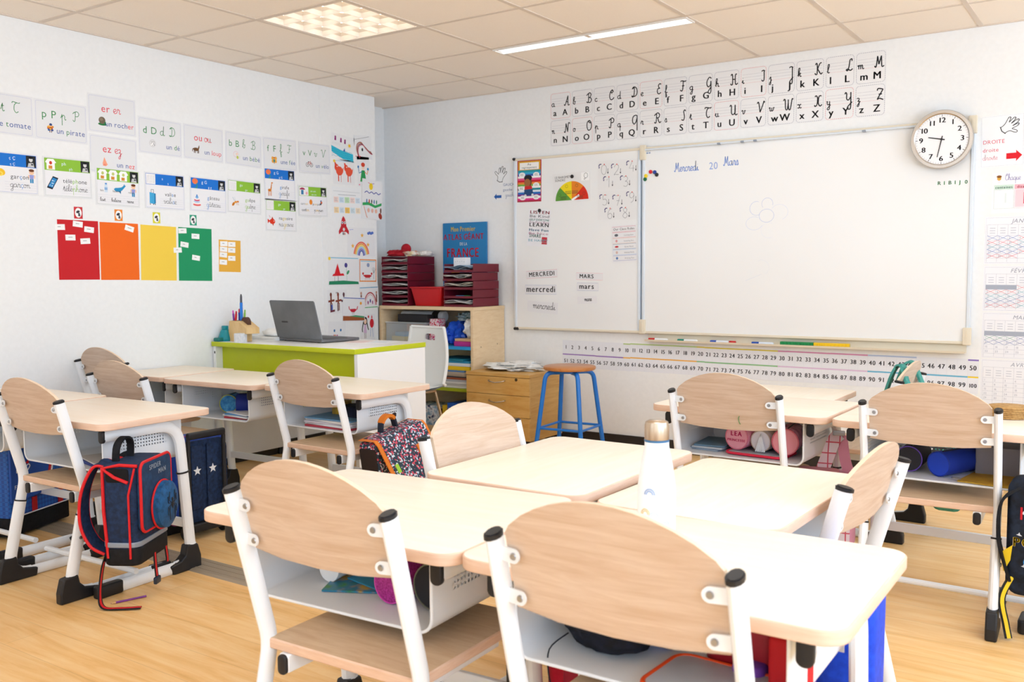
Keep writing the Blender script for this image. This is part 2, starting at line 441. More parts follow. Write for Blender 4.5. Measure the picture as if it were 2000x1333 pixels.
w.b2((XR, YF, 0), (XR+.15, YB, .85)); w.b2((XR, YF, 2.3), (XR+.15, YB, ZC))
for a, b in ((YF, -2.0), (-.2, .3), (2.1, 2.6), (4.4, YB)): w.b2((XR, a, .85), (XR+.15, b, 2.3))
struct(w.build('wall_right', wall_m, ang=0))
pvc = mat('#f4f4f4', .35); pane = clear('window_glass', '#ffffff', .05)
for i, (a, b) in enumerate(wins):
    f = MB(); x = XR+.05; c = (a+b)/2
    for q in (a+.03, c, b-.03): f.b2((x, q-.03, .85), (x+.05, q+.03, 2.3))
    for q in (.88, 2.27): f.b2((x, a, q-.03), (x+.05, b, q+.03))
    fo = struct(f.build('window_%d' % (i+1), pvc, ang=0))
    MB().b2((x+.02, a+.06, .91), (x+.026, b-.06, 2.24)).build('pane', pane, fo, ang=0)
for i, (a, b) in enumerate(added_wins):
    f = MB(); y = YF-.10; c = (a+b)/2
    for q in (a+.03, c, b-.03): f.b2((q-.03, y, .85), (q+.03, y+.05, 2.3))
    for q in (.88, 2.27): f.b2((a, y, q-.03), (b, y+.05, q+.03))
    fo = struct(f.build('window_%d' % (i+4), pvc, ang=0))  # unseen window, added for its light
    MB().b2((a+.06, y+.02, .91), (b-.06, y+.026, 2.24)).build('pane', pane, fo, ang=0)
dark = mat('#2a2422', .5)
struct(MB().b2((-4.979, YB-.012, 0), (XR, YB, .082)).build('baseboard_back', dark, ang=0))
bb = MB(); bb.b2((XL, YF, 0), (XL+.012, 4.60, .082)); bb.b2((-4.697, 4.615, 0), (-4.685, 5.165, .082))
struct(bb.build('baseboard_left', dark, ang=0))
# ceiling grid, T bars
g = MB(); k = 0
for i in range(0, 14):
    x = -4.9667+.6*i
    if -4.69 < x < XR: g.b2((x-.012, YF, ZC-.004), (x+.012, YB, ZC+.001))
for j in range(0, 15):
    y = 5.6748-.6*j
    if YF < y < YB: g.b2((-4.69, y-.012, ZC-.0035), (XR, y+.012, ZC+.001))
g.b2((-4.70, YF, ZC-.006), (-4.685, 5.165, ZC+.001)); g.b2((-4.98, YB-.015, ZC-.006), (XR, YB, ZC+.001))
struct(g.build('trim_1', mat('#ddcfc1', .6), ang=0))
# cable strip lying across the floor
cs = MB(); cs.prism([(2.30, 0), (2.44, 0), (2.425, .006), (2.315, .006)], lambda y, z, h: (-4.69+h, y, z), 2.9)
for q in (2.335, 2.37, 2.405): cs.b2((-4.69, q-.002, .0055), (-1.79, q+.002, .0075))
struct(cs.build('trim_2', mat('#a99a86', .45, .3), ang=0))

# ceiling lights
LED = glow('led_lens', '#fff6e8', 11)
def light_panel(cx, cy, label):
    t = thing('ceiling_light', label, 'light', (cx, cy, ZC), 0, 'square LED panels in the ceiling')
    f = MB()
    for a, b in (((-.287, -.287), (.287, -.276)), ((-.287, .276), (.287, .287)), ((-.287, -.276), (-.276, .276)), ((.276, -.276), (.287, .276))): f.b2((a[0], a[1], -.002), (b[0], b[1], .05))
    f.build('frame', mat('#e6dbcf', .5), t, ang=0)
    MB().b2((-.276, -.276, .036), (.276, .276, .048)).build('panel', mat('#efe4d8', .5), t, ang=0)
    sq = lambda h, z: [(h, h, z), (-h, h, z), (-h, -h, z), (h, -h, z)]
    for i in range(4):
        for j in range(4):
            o = (-.207+.138*i, -.207+.138*j, 0)
            MB().loft([sq(.0685, .002), sq(.055, .022), sq(.030, .034)], caps=False).build('reflector', mat('#f3eadf', .35), t, loc=o, ang=0)
            MB().lathe([(.027, .0335), (.024, .031), (.0001, .030)], seg=16).build('lens', LED, t, loc=o)
    return t
for cx, cy, lb in ((-3.467, 3.575, 'square ceiling panel with sixteen bright LED lenses above the left wall side'), (-1.067, 4.175, 'square LED ceiling panel nearest the alphabet cards, only a corner showing')):
    light_panel(cx, cy, lb)
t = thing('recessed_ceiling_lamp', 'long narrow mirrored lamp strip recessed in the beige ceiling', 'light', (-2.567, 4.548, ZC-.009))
b = MB()
for a, c in (((-.60, -.055), (.60, -.047)), ((-.60, .047), (.60, .055)), ((-.60, -.047), (-.592, .047)), ((.592, -.047), (.60, .047))): b.b2((a[0], a[1], -.002), (c[0], c[1], .009))
b.build('frame', mat('#e9e4dd', .4), t, ang=0)
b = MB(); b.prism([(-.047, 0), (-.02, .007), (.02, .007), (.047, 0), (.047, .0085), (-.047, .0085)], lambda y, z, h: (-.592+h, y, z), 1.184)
b.build('reflector', glow('strip_painted_reflection', '#f4faff', 1.1), t, ang=0)  # glow stands in for bright windows mirrored in the strip

# daylight through the window wall, added fill lights and the lamps of the room
def area(name, loc, rot, sx, sy, power, h):
    l = bpy.data.lights.new(name, 'AREA'); l.shape = 'RECTANGLE'; l.size = sx; l.size_y = sy; l.energy = power; l.color = lin(h)[:3]
    o = bpy.data.objects.new(name, l); COL.objects.link(o); o.location = loc; o.rotation_euler = rot
    return o
for i, (a, b) in enumerate(wins):
    area('daylight', (XR+.30, (a+b)/2, 1.6), (0, R(90), 0), 1.4, 1.75, (50, 50, 36)[i], '#b4daff')
    area('added_upward_fill', (XR+1.0, (a+b)/2, .45), (0, R(134), 0), 1.3, 1.75, (240, 240, 140)[i], '#e2f1ff')  # upward fill added outside the windows to brighten the ceiling
for a, b in added_wins:
    area('daylight', ((a+b)/2, YF-.30, 1.6), (R(90), 0, 0), 2.3, 1.4, 3, '#b9dcff')  # light for the added front windows
    area('added_upward_fill', ((a+b)/2, YF-1.0, .45), (R(128), 0, 0), 2.3, 1.3, 50, '#e2f1ff')  # more upward fill, added behind the camera
for x, y in ((-3.0, -.4), (-.6, -.4), (-3.4, 3.5), (-1.0, 2.2), (.8, 1.2), (.8, 4.0), (-2.6, 1.6), (-2.0, 4.4)):
    area('ceiling_lamp_glow', (x, y, ZC-.03), (0, 0, 0), .56, .56, 5.5, '#e8f5ff')
wd = bpy.data.worlds.new('sky'); SC.world = wd; wd.use_nodes = True
wd.node_tree.nodes['Background'].inputs[0].default_value = (.80, .90, 1, 1); wd.node_tree.nodes['Background'].inputs[1].default_value = 2.0
# camera
cd = bpy.data.cameras.new('camera'); cam = bpy.data.objects.new('camera', cd); COL.objects.link(cam); SC.camera = cam
yaw, pit, rol = -.5956, -.0740, -.0071
fw = Vector((math.sin(yaw)*math.cos(pit), math.cos(yaw)*math.cos(pit), math.sin(pit)))
r0 = Vector((math.cos(yaw), -math.sin(yaw), 0)); u0 = r0.cross(fw)
r1 = r0*math.cos(rol) + u0*math.sin(rol); u1 = u0*math.cos(rol) - r0*math.sin(rol)
cam.matrix_world = Matrix(((r1.x, u1.x, -fw.x, 0), (r1.y, u1.y, -fw.y, 0), (r1.z, u1.z, -fw.z, 1.185), (0, 0, 0, 1)))
cd.sensor_width = 36; cd.lens = 1822.9/2000*36; cd.clip_start = .05
cd.dof.use_dof = True; cd.dof.focus_distance = 3.6; cd.dof.aperture_fstop = 6.3
vs = SC.view_settings; vs.view_transform = 'Standard'; vs.look = 'None'; vs.exposure = .05; vs.gamma = 1; vs.use_curve_mapping = False
SC.cycles.max_bounces = 8; SC.cycles.diffuse_bounces = 5; SC.cycles.transparent_max_bounces = 12; SC.cycles.caustics_reflective = False; SC.cycles.caustics_refractive = False
SC.cycles.sample_clamp_indirect = 6
# ------------------------------------------------------------------ prints on the left wall
GR, RD, BL, NV = '#3f8a55', '#e0394a', '#3559a0', '#2c4f95'
def pic_pirate(s, x, y):
    for a, b, r, c in ((0, 0, 13, '#c23c28'), (-11, 6, 7, '#e8a83a'), (11, 8, 7, '#d98a2a'), (0, 13, 9, '#f0b878'), (2, 19, 8, '#3a4f86'), (9, -9, 7, '#2d4a8e'), (-8, -9, 7, '#2f5d9c'), (0, -3, 6, '#e4b23c'), (-14, -1, 4, '#b1361f')): s.ell(x+a, y+b, r, r*.8, c)
    s.rect(x-6, y-22, x-2, y-12, '#6b3a20'); s.rect(x+3, y-22, x+7, y-12, '#6b3a20')
def pic_rock(s, x, y): s.ell(x, y-14, 26, 8, '#2f7a42'); s.ell(x-2, y+6, 20, 19, '#6f6251'); s.ell(x-6, y+11, 11, 8, '#877a66'); s.ell(x+16, y-6, 5, 7, '#2f7a42')
def pic_nose(s, x, y): s.poly([(x-4, y+25), (x+2, y+12), (x+10, y-4), (x+16, y-14), (x+6, y-23), (x-12, y-22), (x-14, y-8), (x-9, y+8)], '#f6a585'); s.ell(x-2, y-16, 8, 4, '#ef8a78')
def pic_die(s, x, y):
    s.ell(x, y, 22, 22, '#d8d8da'); s.poly([(x-14, y+2), (x+3, y-2), (x+3, y-17), (x-12, y-14)], '#fafafa'); s.poly([(x-14, y+4), (x-2, y+14), (x+15, y+9), (x+3, y)], '#efeff0'); s.poly([(x+5, y-1), (x+16, y+7), (x+15, y-9), (x+5, y-17)], '#dddde0')
    for a, b in ((-9, -3), (-2, -12), (8, -3), (12, -9), (0, 8), (-6, 6), (9, 8)): s.ell(x+a, y+b, 2.2, 2.2, '#303034')
def pic_wolf(s, x, y):
    c = '#6b4a2e'; s.ell(x-3, y, 20, 10, c); s.poly([(x+8, y+2), (x+14, y+18), (x+20, y+27), (x+22, y+15), (x+16, y-2)], '#7a5635')
    for a in (-18, -10, 6, 13): s.rect(x+a, y-22, x+a+5, y-4, '#5d3f27')
    s.line([(x-20, y+4), (x-28, y-4), (x-27, y-14)], 5, c, sm=True)
def pic_baby(s, x, y): s.arc(x-8, y+6, 18, 20, 330, 1.8, '#ecaeb8'); s.arc(x+10, y-4, 12, 60, 380, 1.8, '#e8c4a8'); s.ell(x+4, y-12, 8, 10, '#c5cf5a'); s.ell(x-2, y+8, 8, 7, '#f3d5c4')
def pic_fairy(s, x, y):
    for a, b in ((-13, 10), (13, 10), (-12, -9), (12, -9)): s.ell(x+a, y+b, 10, 11, '#f0a93c')
    s.ell(x, y+6, 7, 8, '#f2c8a0'); s.ell(x, y-6, 8, 12, '#4c8f7d'); s.ell(x, y+13, 8, 5, '#c86a26'); s.rect(x-3, y-24, x+3, y-14, '#c8772e')
def pic_bike(s, x, y):
    for a in (-18, 18): s.arc(x+a, y-7, 13, 0, 360, 3, '#333338'); s.arc(x+a, y-7, 5, 0, 360, 2, '#777')
    s.line([(x-18, y-7), (x-6, y+10), (x+10, y+10), (x+18, y-7)], 3.2, '#c8402f'); s.line([(x-6, y+10), (x+2, y-8), (x+10, y+10)], 3, '#c8402f'); s.line([(x+8, y+19), (x+12, y+10)], 3, '#8c3326'); s.rect(x-13, y+11, x-2, y+15, '#333')
def sound_card(u, z, ang, word, pic, lab, shapes, alt, col):
    s = Sheet('sound_card', lab, 'card', 'L', u, z, .288, .204, ang, group='letter sound cards in the upper row', lift=.0035 if u > 4.4 else 0)
    s.frame(9, '#aeb4dc', .9, 8)
    for k, (t, cu, x) in enumerate(shapes):
        if cu: s.script(t, x-4, 114, 24 if not t.isupper() else 24, col, 3.4)
        else: s.text(t, x-4, 114, 56, col)
    pic(s, 92 if len(word) < 9 else 84, 62)
    s.text(word, 275, 40, 40, BL, align='r', alt=alt)
    return s.done()
A_ = lambda idx, c: {i: c for i in idx}
sound_card(2.478, 1.984, -.4, 'une tomate', lambda s, x, y: s.ell(x, y, 22, 20, '#d8352a'), 'white card with green letters t and the words une tomate', [('t', 0, 40), ('T', 0, 80), ('t', 1, 128), ('T', 1, 185)], A_([4], GR), GR)
sound_card(2.769, 1.980, -.5, 'un pirate', pic_pirate, 'white card with green letters p and the words un pirate', [('p', 0, 42), ('P', 0, 92), ('p', 1, 145), ('P', 1, 212)], A_([3], GR), GR)
sound_card(3.062, 2.052, -.1, 'un rocher', pic_rock, 'white card with red letters er above the words un rocher', [('er', 0, 82), ('er', 1, 155)], A_([7, 8], RD), RD)
sound_card(3.061, 1.836, -1.2, 'un nez', pic_nose, 'white card with red letters ez and the words un nez, below the rock card', [('ez', 0, 82), ('ez', 1, 155)], A_([4, 5], RD), RD)
sound_card(3.360, 1.968, -.9, 'un d\u00e9', pic_die, 'white card with green letters d and the words un d\u00e9', [('d', 0, 34), ('D', 0, 84), ('d', 1, 146), ('D', 1, 206)], A_([3], GR), GR)
sound_card(3.657, 1.964, -1.1, 'un loup', pic_wolf, 'white card with red letters ou and the words un loup', [('ou', 0, 78), ('ou', 1, 152)], A_([3, 4, 5, 6], RD), RD)
sound_card(3.957, 1.958, -1.5, 'un b\u00e9b\u00e9', pic_baby, 'white card with green letters b and the words un b\u00e9b\u00e9', [('b', 0, 32), ('B', 0, 82), ('b', 1, 138), ('B', 1, 206)], A_([3, 5], GR), GR)
sound_card(4.255, 1.961, 1.2, 'une f\u00e9e', pic_fairy, 'white card with green letters f and the words une f\u00e9e', [('f', 0, 40), ('F', 0, 88), ('f', 1, 146), ('F', 1, 208)], A_([4], GR), GR)
sound_card(4.560, 1.963, .8, 'un v\u00e9lo', pic_bike, 'white card with green letters v and the words un v\u00e9lo', [('v', 0, 38), ('V', 0, 86), ('v', 1, 142), ('V', 1, 208)], A_([3], GR), GR)

BAND = {'b': '#1f74d2', 'g': '#8fc23f'}
def photo(s, x0, y0, x1, y1):
    s.rect(x0, y0, x1, y1, '#25272b'); c = (x0+x1)/2; h = y1-y0
    s.ell(c, y0+h*.66, h*.17, h*.2, '#d8d8d8'); s.poly([(c-h*.32, y0), (c-h*.22, y0+h*.36), (c+h*.2, y0+h*.4), (c+h*.3, y0)], '#c9cacc'); s.ell(c, y0+h*.84, h*.2, h*.1, '#101114'); s.ell(c+h*.1, y0+h*.25, h*.1, h*.08, '#3a3c42')
def lemon(s, x, y): s.ell(x, y, 22, 17, '#f4c22c', rot=-20); s.ell(x-4, y-9, 15, 12, '#f9dc62'); s.ell(x-4, y-9, 7, 6, '#f2c33a')
def boy(s, x, y): s.ell(x, y+22, 13, 13, '#f4c9a8'); s.ell(x, y+31, 14, 7, '#6b3b22'); s.poly([(x-12, y+9), (x+12, y+9), (x+9, y-12), (x-9, y-12)], '#9aa0dd'); s.rect(x-9, y-32, x-1, y-12, '#2b8ac0'); s.rect(x+1, y-32, x+9, y-12, '#2b8ac0'); s.rect(x-18, y-8, x-12, y+8, '#f4c9a8'); s.rect(x+12, y-8, x+18, y+8, '#f4c9a8')
def phone(s, x, y):
    p = lambda a, b: (x+a*.86+b*.5, y+b*.86-a*.5+a*.25)
    s.poly([p(-17, -35), p(17, -35), p(17, 35), p(-17, 35)], '#1d2430'); s.poly([p(-13, -26), p(13, -26), p(13, 28), p(-13, 28)], '#2f86c8')
    for i in range(3):
        for j in range(3): s.poly([p(-10+7*i, -20+14*j), p(-5+7*i, -20+14*j), p(-5+7*i, -13+14*j), p(-10+7*i, -13+14*j)], ['#9fd0ee', '#5aa9da', '#cfe6f4'][(i+j) % 3])
def milk(s, x, y): s.poly([(x-9, y-24), (x+9, y-24), (x+9, y+10), (x+5, y+20), (x-5, y+20), (x-9, y+10)], '#cfe0f0'); s.rect(x-6, y+18, x+6, y+26, '#5b8fd0'); s.rect(x-9, y-12, x+9, y+2, '#8fb6e0')
def whale(s, x, y): s.poly([(x-34, y), (x-24, y+8), (x-4, y+10), (x+14, y+14), (x+26, y+24), (x+30, y+34), (x+35, y+24), (x+42, y+26), (x+32, y+14), (x+16, y-4), (x-2, y-12), (x-24, y-10)], '#2f93c6'); s.poly([(x-4, y-8), (x+8, y-24), (x+10, y-8)], '#2377a8')
def suitcase(s, x, y):
    s.poly([(x-20, y-36), (x+10, y-40), (x+10, y+22), (x-20, y+26)], '#4aaee0'); s.poly([(x+10, y-40), (x+20, y-34), (x+20, y+20), (x+10, y+22)], '#2782b8'); s.line([(x-9, y+24), (x-9, y+42), (x+6, y+42), (x+6, y+22)], 3, '#49525e')
    for a in (-12, -4, 4): s.line([(x+a, y-36), (x+a, y+22)], 1.6, '#2f90c6')
    for a in (-16, 4, 15): s.ell(x+a, y-41, 3, 4, '#3a3f46')
def cake(s, x, y):
    for b, w_, c in ((-26, 28, '#ea6a6a'), (-16, 28, '#f6f2f0'), (-8, 23, '#b9d5f3'), (2, 20, '#e25a78'), (10, 19, '#f4eef0'), (18, 11, '#7fb6ea'), (27, 5, '#4d86c8')): s.ell(x, y+b, w_, 8, c)
def wasp(s, x, y):
    s.line([(x-4, y+6), (x-22, y+34)], 5, '#c9d3dd'); s.line([(x+2, y+8), (x-8, y+36)], 4, '#d6dde4'); s.ell(x-16, y-8, 15, 8, '#e08a1e', rot=50)
    s.line([(x-24, y-10), (x-12, y-14)], 3, '#3b2a18'); s.line([(x-20, y-2), (x-8, y-6)], 3, '#3b2a18'); s.ell(x+2, y+5, 9, 7, '#e8962a'); s.ell(x+18, y+8, 8, 6, '#d97a1c')
    for a in (4, 12, 20): s.line([(x+a, y), (x+a+6, y-14)], 1.6, '#b56a1a')
def giraffe(s, x, y):
    c = '#e0862a'; s.ell(x, y-4, 14, 9, c); s.poly([(x+6, y), (x+16, y+42), (x+22, y+42), (x+16, y-2)], c); s.ell(x+22, y+44, 8, 4, c)
    for a in (-11, -5, 6, 12): s.rect(x+a, y-40, x+a+3.5, y-6, '#d47a22')
    for a, b in ((-6, -2), (3, -5), (12, 14), (15, 27)): s.ell(x+a, y+b, 2.6, 2.6, '#a9561a')
def fish(s, x, y): s.ell(x+2, y, 24, 17, '#df3a22'); s.poly([(x-18, y+4), (x-38, y+16), (x-36, y-14)], '#df3a22'); s.poly([(x-6, y+14), (x+2, y+32), (x+12, y+14)], '#c92f1a'); s.poly([(x, y-14), (x+8, y-30), (x+14, y-12)], '#c92f1a'); s.ell(x+16, y+3, 3, 3, '#fff'); s.line([(x-14, y+24), (x-24, y+38)], 2, '#c92f1a')
def peach(s, x, y): s.ell(x-38, y-2, 14, 18, '#e98a2c'); s.ell(x+56, y+2, 7, 13, '#3a6aa0'); s.ell(x+60, y-2, 8, 9, '#d8683a'); s.ell(x+52, y-12, 9, 6, '#4a4a55')
def word_card(u, z, ang, band, pics, words, lab, heads, corner):
    s = Sheet('word_card', lab, 'card', 'L', u, z, .266, .206, ang, group='word cards with a coloured band', lift=.0035 if u > 4.4 else .0012)
    x0, x1, y0, y1, yb = 8, 258, 8, 198, 136
    s.rect(x0, y0, x1, y1, '#eeeef2'); s.rect(x0, yb, x1, y1, BAND[band])
    for yy in (22, 34, 46, 58): s.line([(x0+88 if len(words) == 1 else x0+6, yy), (x1-4, yy)], .7, '#c3c6d2')
    photo(s, x1-52, yb+3, x1-2, y1-2)
    if corner == 'w': s.rect(x0+2, yb+2, x0+62, y1-2, '#f4f3f4'); [s.line([(x0+8+9*i, yb+8), (x0+14+8*i, y1-9)], .9, '#9a9aa2') for i in range(6)]
    if corner == 's':
        for q in range(3 if len(words) == 3 else 1):
            xx = x0+34+q*62; s.poly([(xx-22, yb+4), (xx-22, y1-26), (xx-30, y1-22), (xx-16, y1-4), (xx+16, y1-4), (xx+30, y1-22), (xx+22, y1-26), (xx+22, yb+4)], '#fbfbfb'); s.ell(xx, y1-24, 8, 9, '#c8d07a' if len(words) == 3 else '#d0402e'); s.rect(xx-12, yb+7, xx+8, yb+24, '#d9903a')
    if corner == 'o': s.ell(x0+30, y1-20, 20, 17, '#ef7a4a'); s.line([(x0+40, y1-30), (x0+44, yb+8), (x0+30, yb+2)], 5, '#3f9a5a', sm=True)
    if corner == 'h': s.rect(x0+2, yb+2, x0+84, y1-2, '#f0eff0'); s.ell(x0+30, y1-22, 24, 14, '#b03a5a', t0=0, t1=180); s.rect(x0+18, yb+8, x0+40, y1-24, '#3f7fae'); s.ell(x0+68, yb+18, 10, 10, '#efb0bc')
    for t, x, y, sz in heads: s.text(t, x, y, sz, '#e8f2fb')
    for p, x, y in pics: p(s, x, y)
    for (t, x, y, alt, xs) in words:
        s.text(t, x, 76, 31 if len(words) < 2 else 22 if len(words) < 3 else 16, '#3c3c42', alt=alt, align='c'); s.script(t, xs, 34 if len(words) < 3 else 24, 16 if len(words) < 2 else 11 if len(words) < 3 else 9, '#34343a', 1.9, align='c', alt=alt)
    s.line([(x0, y0), (x1, y0), (x1, y1), (x0, y1)], 1, {'b': '#7d93d8', 'g': '#9fb4a0'}[band], True)
    return s.done()
word_card(2.499, 1.695, -.3, 'b', [(lemon, 78, 104), (boy, 232, 92)], [('gar\u00e7on', 172, 0, A_([3], '#3a8ad0'), 172)], 'word card with blue band, a lemon and a boy, leftmost of its row', [('c C', 40, 170, 22), ('\u00e7 \u00c7', 120, 170, 22), ('c C', 44, 142, 18), ('\u00e7 \u00c7', 124, 142, 18)], '')
word_card(2.792, 1.693, .2, 'g', [(phone, 48, 72)], [('t\u00e9l\u00e9phone', 172, 0, A_([4, 5], '#8fc23f'), 172)], 'word card with green band and a blue mobile phone', [('ph', 100, 166, 24), ('ph', 140, 142, 20)], 's')
word_card(3.080, 1.663, -1, 'g', [(milk, 60, 96), (whale, 140, 92), (boy, 226, 92)], [('lait', 36, 0, {}, 40), ('baleine', 124, 0, {}, 120), ('reine', 212, 0, {}, 206)], 'word card with green band, a milk bottle and a blue whale', [('ai ei ei', 20, 140, 10)], 's')
word_card(3.378, 1.662, -.4, 'b', [(suitcase, 50, 66)], [('valise', 168, 0, A_([4], '#3a8ad0'), 165)], 'word card with blue band and a blue suitcase', [('s', 112, 166, 22), ('s', 150, 142, 20)], 'w')
word_card(3.679, 1.660, -.9, 'b', [(cake, 50, 66)], [('g\u00e2teau', 170, 0, A_([0], '#3a8ad0'), 170)], 'word card with blue band and a tiered pink cake', [('g G', 84, 168, 26), ('g g', 132, 142, 20)], 'o')
word_card(3.953, 1.665, -1.3, 'g', [(wasp, 62, 62)], [('gu\u00eape', 178, 0, A_([0, 1], '#8fc23f'), 178)], 'word card with green band and an orange wasp', [('gu', 96, 168, 22), ('gu', 138, 142, 18)], 'w')
word_card(4.246, 1.764, .4, 'b', [(giraffe, 44, 66)], [('girafe', 172, 0, A_([0], '#3a8ad0'), 168)], 'word card with blue band and an orange giraffe', [('g G', 84, 168, 26), ('g G', 126, 142, 20)], 'o')
word_card(4.251, 1.563, -.3, 'g', [(fish, 54, 62)], [('nageoire', 172, 0, A_([2, 3], '#d8c03a'), 174)], 'word card with green band and a red fish, below the giraffe card', [('ge', 108, 168, 22), ('ge', 150, 142, 18)], 'w')
word_card(4.535, 1.673, .8, 'g', [(peach, 150, 98)], [('carton', 52, 0, A_([4, 5], '#d8b03a'), 60), ('pompier', 168, 0, A_([1, 2], '#d8b03a'), 182)], 'word card with green band, an orange balloon and a fireman', [('on om', 110, 164, 18), ('on om', 120, 142, 16)], 'h')

# behaviour chart: four coloured sheets, name tags, small framed pictures
felt = lambda h: noisy('card_' + h.strip('#'), h, h, 300, .8, .03)
for u, z, w_, h_, a, c, nm in ((2.837, 1.317, .230, .315, -.3, '#c8141f', 'red'), (3.077, 1.313, .234, .314, -.5, '#f2690f', 'orange'), (3.324, 1.307, .234, .313, -1.3, '#f4cf4a', 'yellow'), (3.574, 1.302, .236, .314, -1.1, '#14935f', 'green')):
    Sheet('colour_sheet', 'plain %s card sheet of the behaviour chart on the white wall' % nm, 'card sheet', 'L', u, z, w_, h_, a, c, 'coloured sheets of the behaviour chart', rough=.7)
Sheet('colour_sheet', 'small amber card sheet with seven name tags, right of the green one', 'card sheet', 'L', 3.827, 1.295, .166, .196, -1.4, '#eab03e', rough=.7)
TG = [(2.736, 1.435, 2, 'red', 'half over its left edge'), (2.836, 1.454, -6, 'red', 'at the top'), (2.899, 1.427, -6, 'red', 'near the right edge'), (2.792, 1.382, 1, 'red', 'lower left'), (2.875, 1.365, 4, 'red', 'lowest'), (3.140, 1.441, -16, 'orange', 'the only one'), (3.487, 1.440, 2, 'green', 'top left'), (3.577, 1.410, -2, 'green', 'upper right'), (3.498, 1.359, -8, 'green', 'in the middle'), (3.450, 1.326, 3, 'green', 'over its left edge'), (3.576, 1.282, -8, 'green', 'lowest'),
      (3.783, 1.370, 0, 'amber', 'top left'), (3.843, 1.367, 0, 'amber', 'top right'), (3.780, 1.336, -3, 'amber', 'second on the left'), (3.841, 1.331, -2, 'amber', 'second on the right'), (3.777, 1.302, -5, 'amber', 'third on the left'), (3.840, 1.281, -1, 'amber', 'lowest on the right'), (3.775, 1.257, -4, 'amber', 'lowest on the left')]
for u, z, a, c, wh in TG:
    s = Sheet('name_tag', 'small white name tag on the %s sheet, %s' % (c, wh), 'label', 'L', u, z, .055, .030, a, '#f7f7f7', 'white name tags on the coloured sheets', lift=.0012)
    for i in range(4 + int(u*1000) % 3): s.rect(16+4*i, 15, 18.6+4*i, 19, '#6d6d75', True)
    s.done()
for u, z, c, nm in ((2.842, 1.514, '#c8202a', 'red'), (3.077, 1.512, '#ee8a22', 'orange'), (3.316, 1.508, '#d8d01e', 'yellow'), (3.565, 1.505, '#1c9a7a', 'green')):
    s = Sheet('picture_card', 'tiny picture card with a %s border above the chart' % nm, 'card', 'L', u, z, .048, .062, 0, c, 'tiny picture cards above the behaviour chart')
    s.ell(24, 31, 19, 26, '#f6f6f6'); s.ell(22, 36, 11, 7, '#3c3d44', rot=25); s.poly([(22, 14), (36, 12), (32, 30), (24, 32)], '#4a4c55'); s.done()

# children's drawings and notes on the narrow wall pier
def drawing(lab, u, z, w_, h_, a=0, lift=0.0, out=None, color='#eaebee'):
    return Sheet('childs_drawing', lab, 'drawing', 'P', u, z, w_, h_, a, color, "children's drawings on the wall pier", lift=lift, out=out, rough=.6)
def wave(s, x0, x1, y, amp, w_, c, n=10): s.line([(x0+(x1-x0)*i/n, y+amp*(1 if i % 2 else -1)) for i in range(n+1)], w_, c, sm=True)
s = drawing('childs drawing of a turquoise sea with a yellow sun and purple figures', 4.829, 2.062, .229, .175, -4)
s.poly([(3, 88), (112, 66), (220, 58), (224, 8), (120, 10), (8, 46)], '#35b9d6'); [wave(s, 10, 210, 22+14*i, 3, 2, '#1f97ba') for i in range(4)]; s.ell(180, 112, 11, 11, '#f0c22e'); [s.line([(180, 112), (180+20*math.cos(k*.8), 112+20*math.sin(k*.8))], 1.8, '#f0c22e') for k in range(8)]
for x, y in ((40, 138), (95, 132), (135, 128)): s.ell(x, y+14, 8, 8, '#8f2a72'); s.rect(x-8, y-10, x+8, y+8, '#8f2a72')
s.poly([(120, 66), (134, 90), (140, 64)], '#2f5fae'); [s.line([(12+14*i, 100), (18+14*i, 116)], 1.4, '#b8b8c0') for i in range(6)]; s.done()
s = drawing('childs drawing of a striped curl with a pink and brown rim', 5.035, 2.085, .180, .170, 4)
P0 = [(35, 28), (22, 70), (34, 110), (72, 122), (104, 96), (150, 62), (172, 58)]
for i, c in enumerate(('#8a3b4a', '#c98a62', '#5c2a58', '#b84a5a')): s.line([(x+i*5, y-i*6) for x, y in P0], 6, c, sm=True)
s.ell(82, 70, 9, 12, '#2d2d33'); s.line([(10, 140), (160, 164)], 2.2, '#77777e'); [s.ell(12+22*i, 22+5*(i % 2), 5, 4, '#d5363f') for i in range(3)]; s.done()
s = drawing('childs drawing of two red dogs side by side', 4.837, 1.893, .212, .172, 1)
for x in (48, 142):
    s.ell(x+14, 92, 34, 32, '#e4573d'); s.ell(x-14, 116, 20, 24, '#e4573d'); s.poly([(x-34, 150), (x-20, 150), (x-8, 112), (x-24, 104)], '#e0482f'); s.poly([(x+40, 100), (x+56, 120), (x+48, 78)], '#e4573d')
    s.rect(x-2, 20, x+8, 70, '#e4573d'); s.rect(x+26, 16, x+30, 66, '#c9402a'); s.ell(x-8, 122, 4, 4, '#fff')
s.line([(4, 160), (205, 164)], 3, '#7cc3e6'); s.ell(14, 158, 12, 10, '#f3d24a'); s.done()
s = drawing('childs drawing of a figure in a green dress with raised arms', 5.034, 1.912, .126, .215, 1)
s.poly([(28, 36), (92, 40), (78, 118), (46, 118)], '#2e9a55'); s.ell(62, 136, 15, 18, '#f2d9c8'); s.ell(62, 158, 20, 16, '#d2452c'); s.line([(48, 108), (20, 96), (14, 130)], 7, '#2f78b0'); s.line([(78, 108), (102, 92), (112, 122)], 7, '#ee8a2e'); s.ell(112, 130, 10, 10, '#2f8fc4'); s.ell(12, 140, 8, 10, '#2f6fb0'); [s.ell(20+32*i, 14, 7, 5, '#e06a8a') for i in range(3)]; s.done()
s = Sheet('timetable_sheet', 'laminated sheet printed with a table of pale coloured boxes', 'notice', 'P', 4.861, 1.681, .295, .215, 1, '#eef0f3')
s.line([(14, 186), (280, 182)], 1.2, '#8a8f9a'); s.rect(60, 160, 240, 163, '#9aa0aa', True)
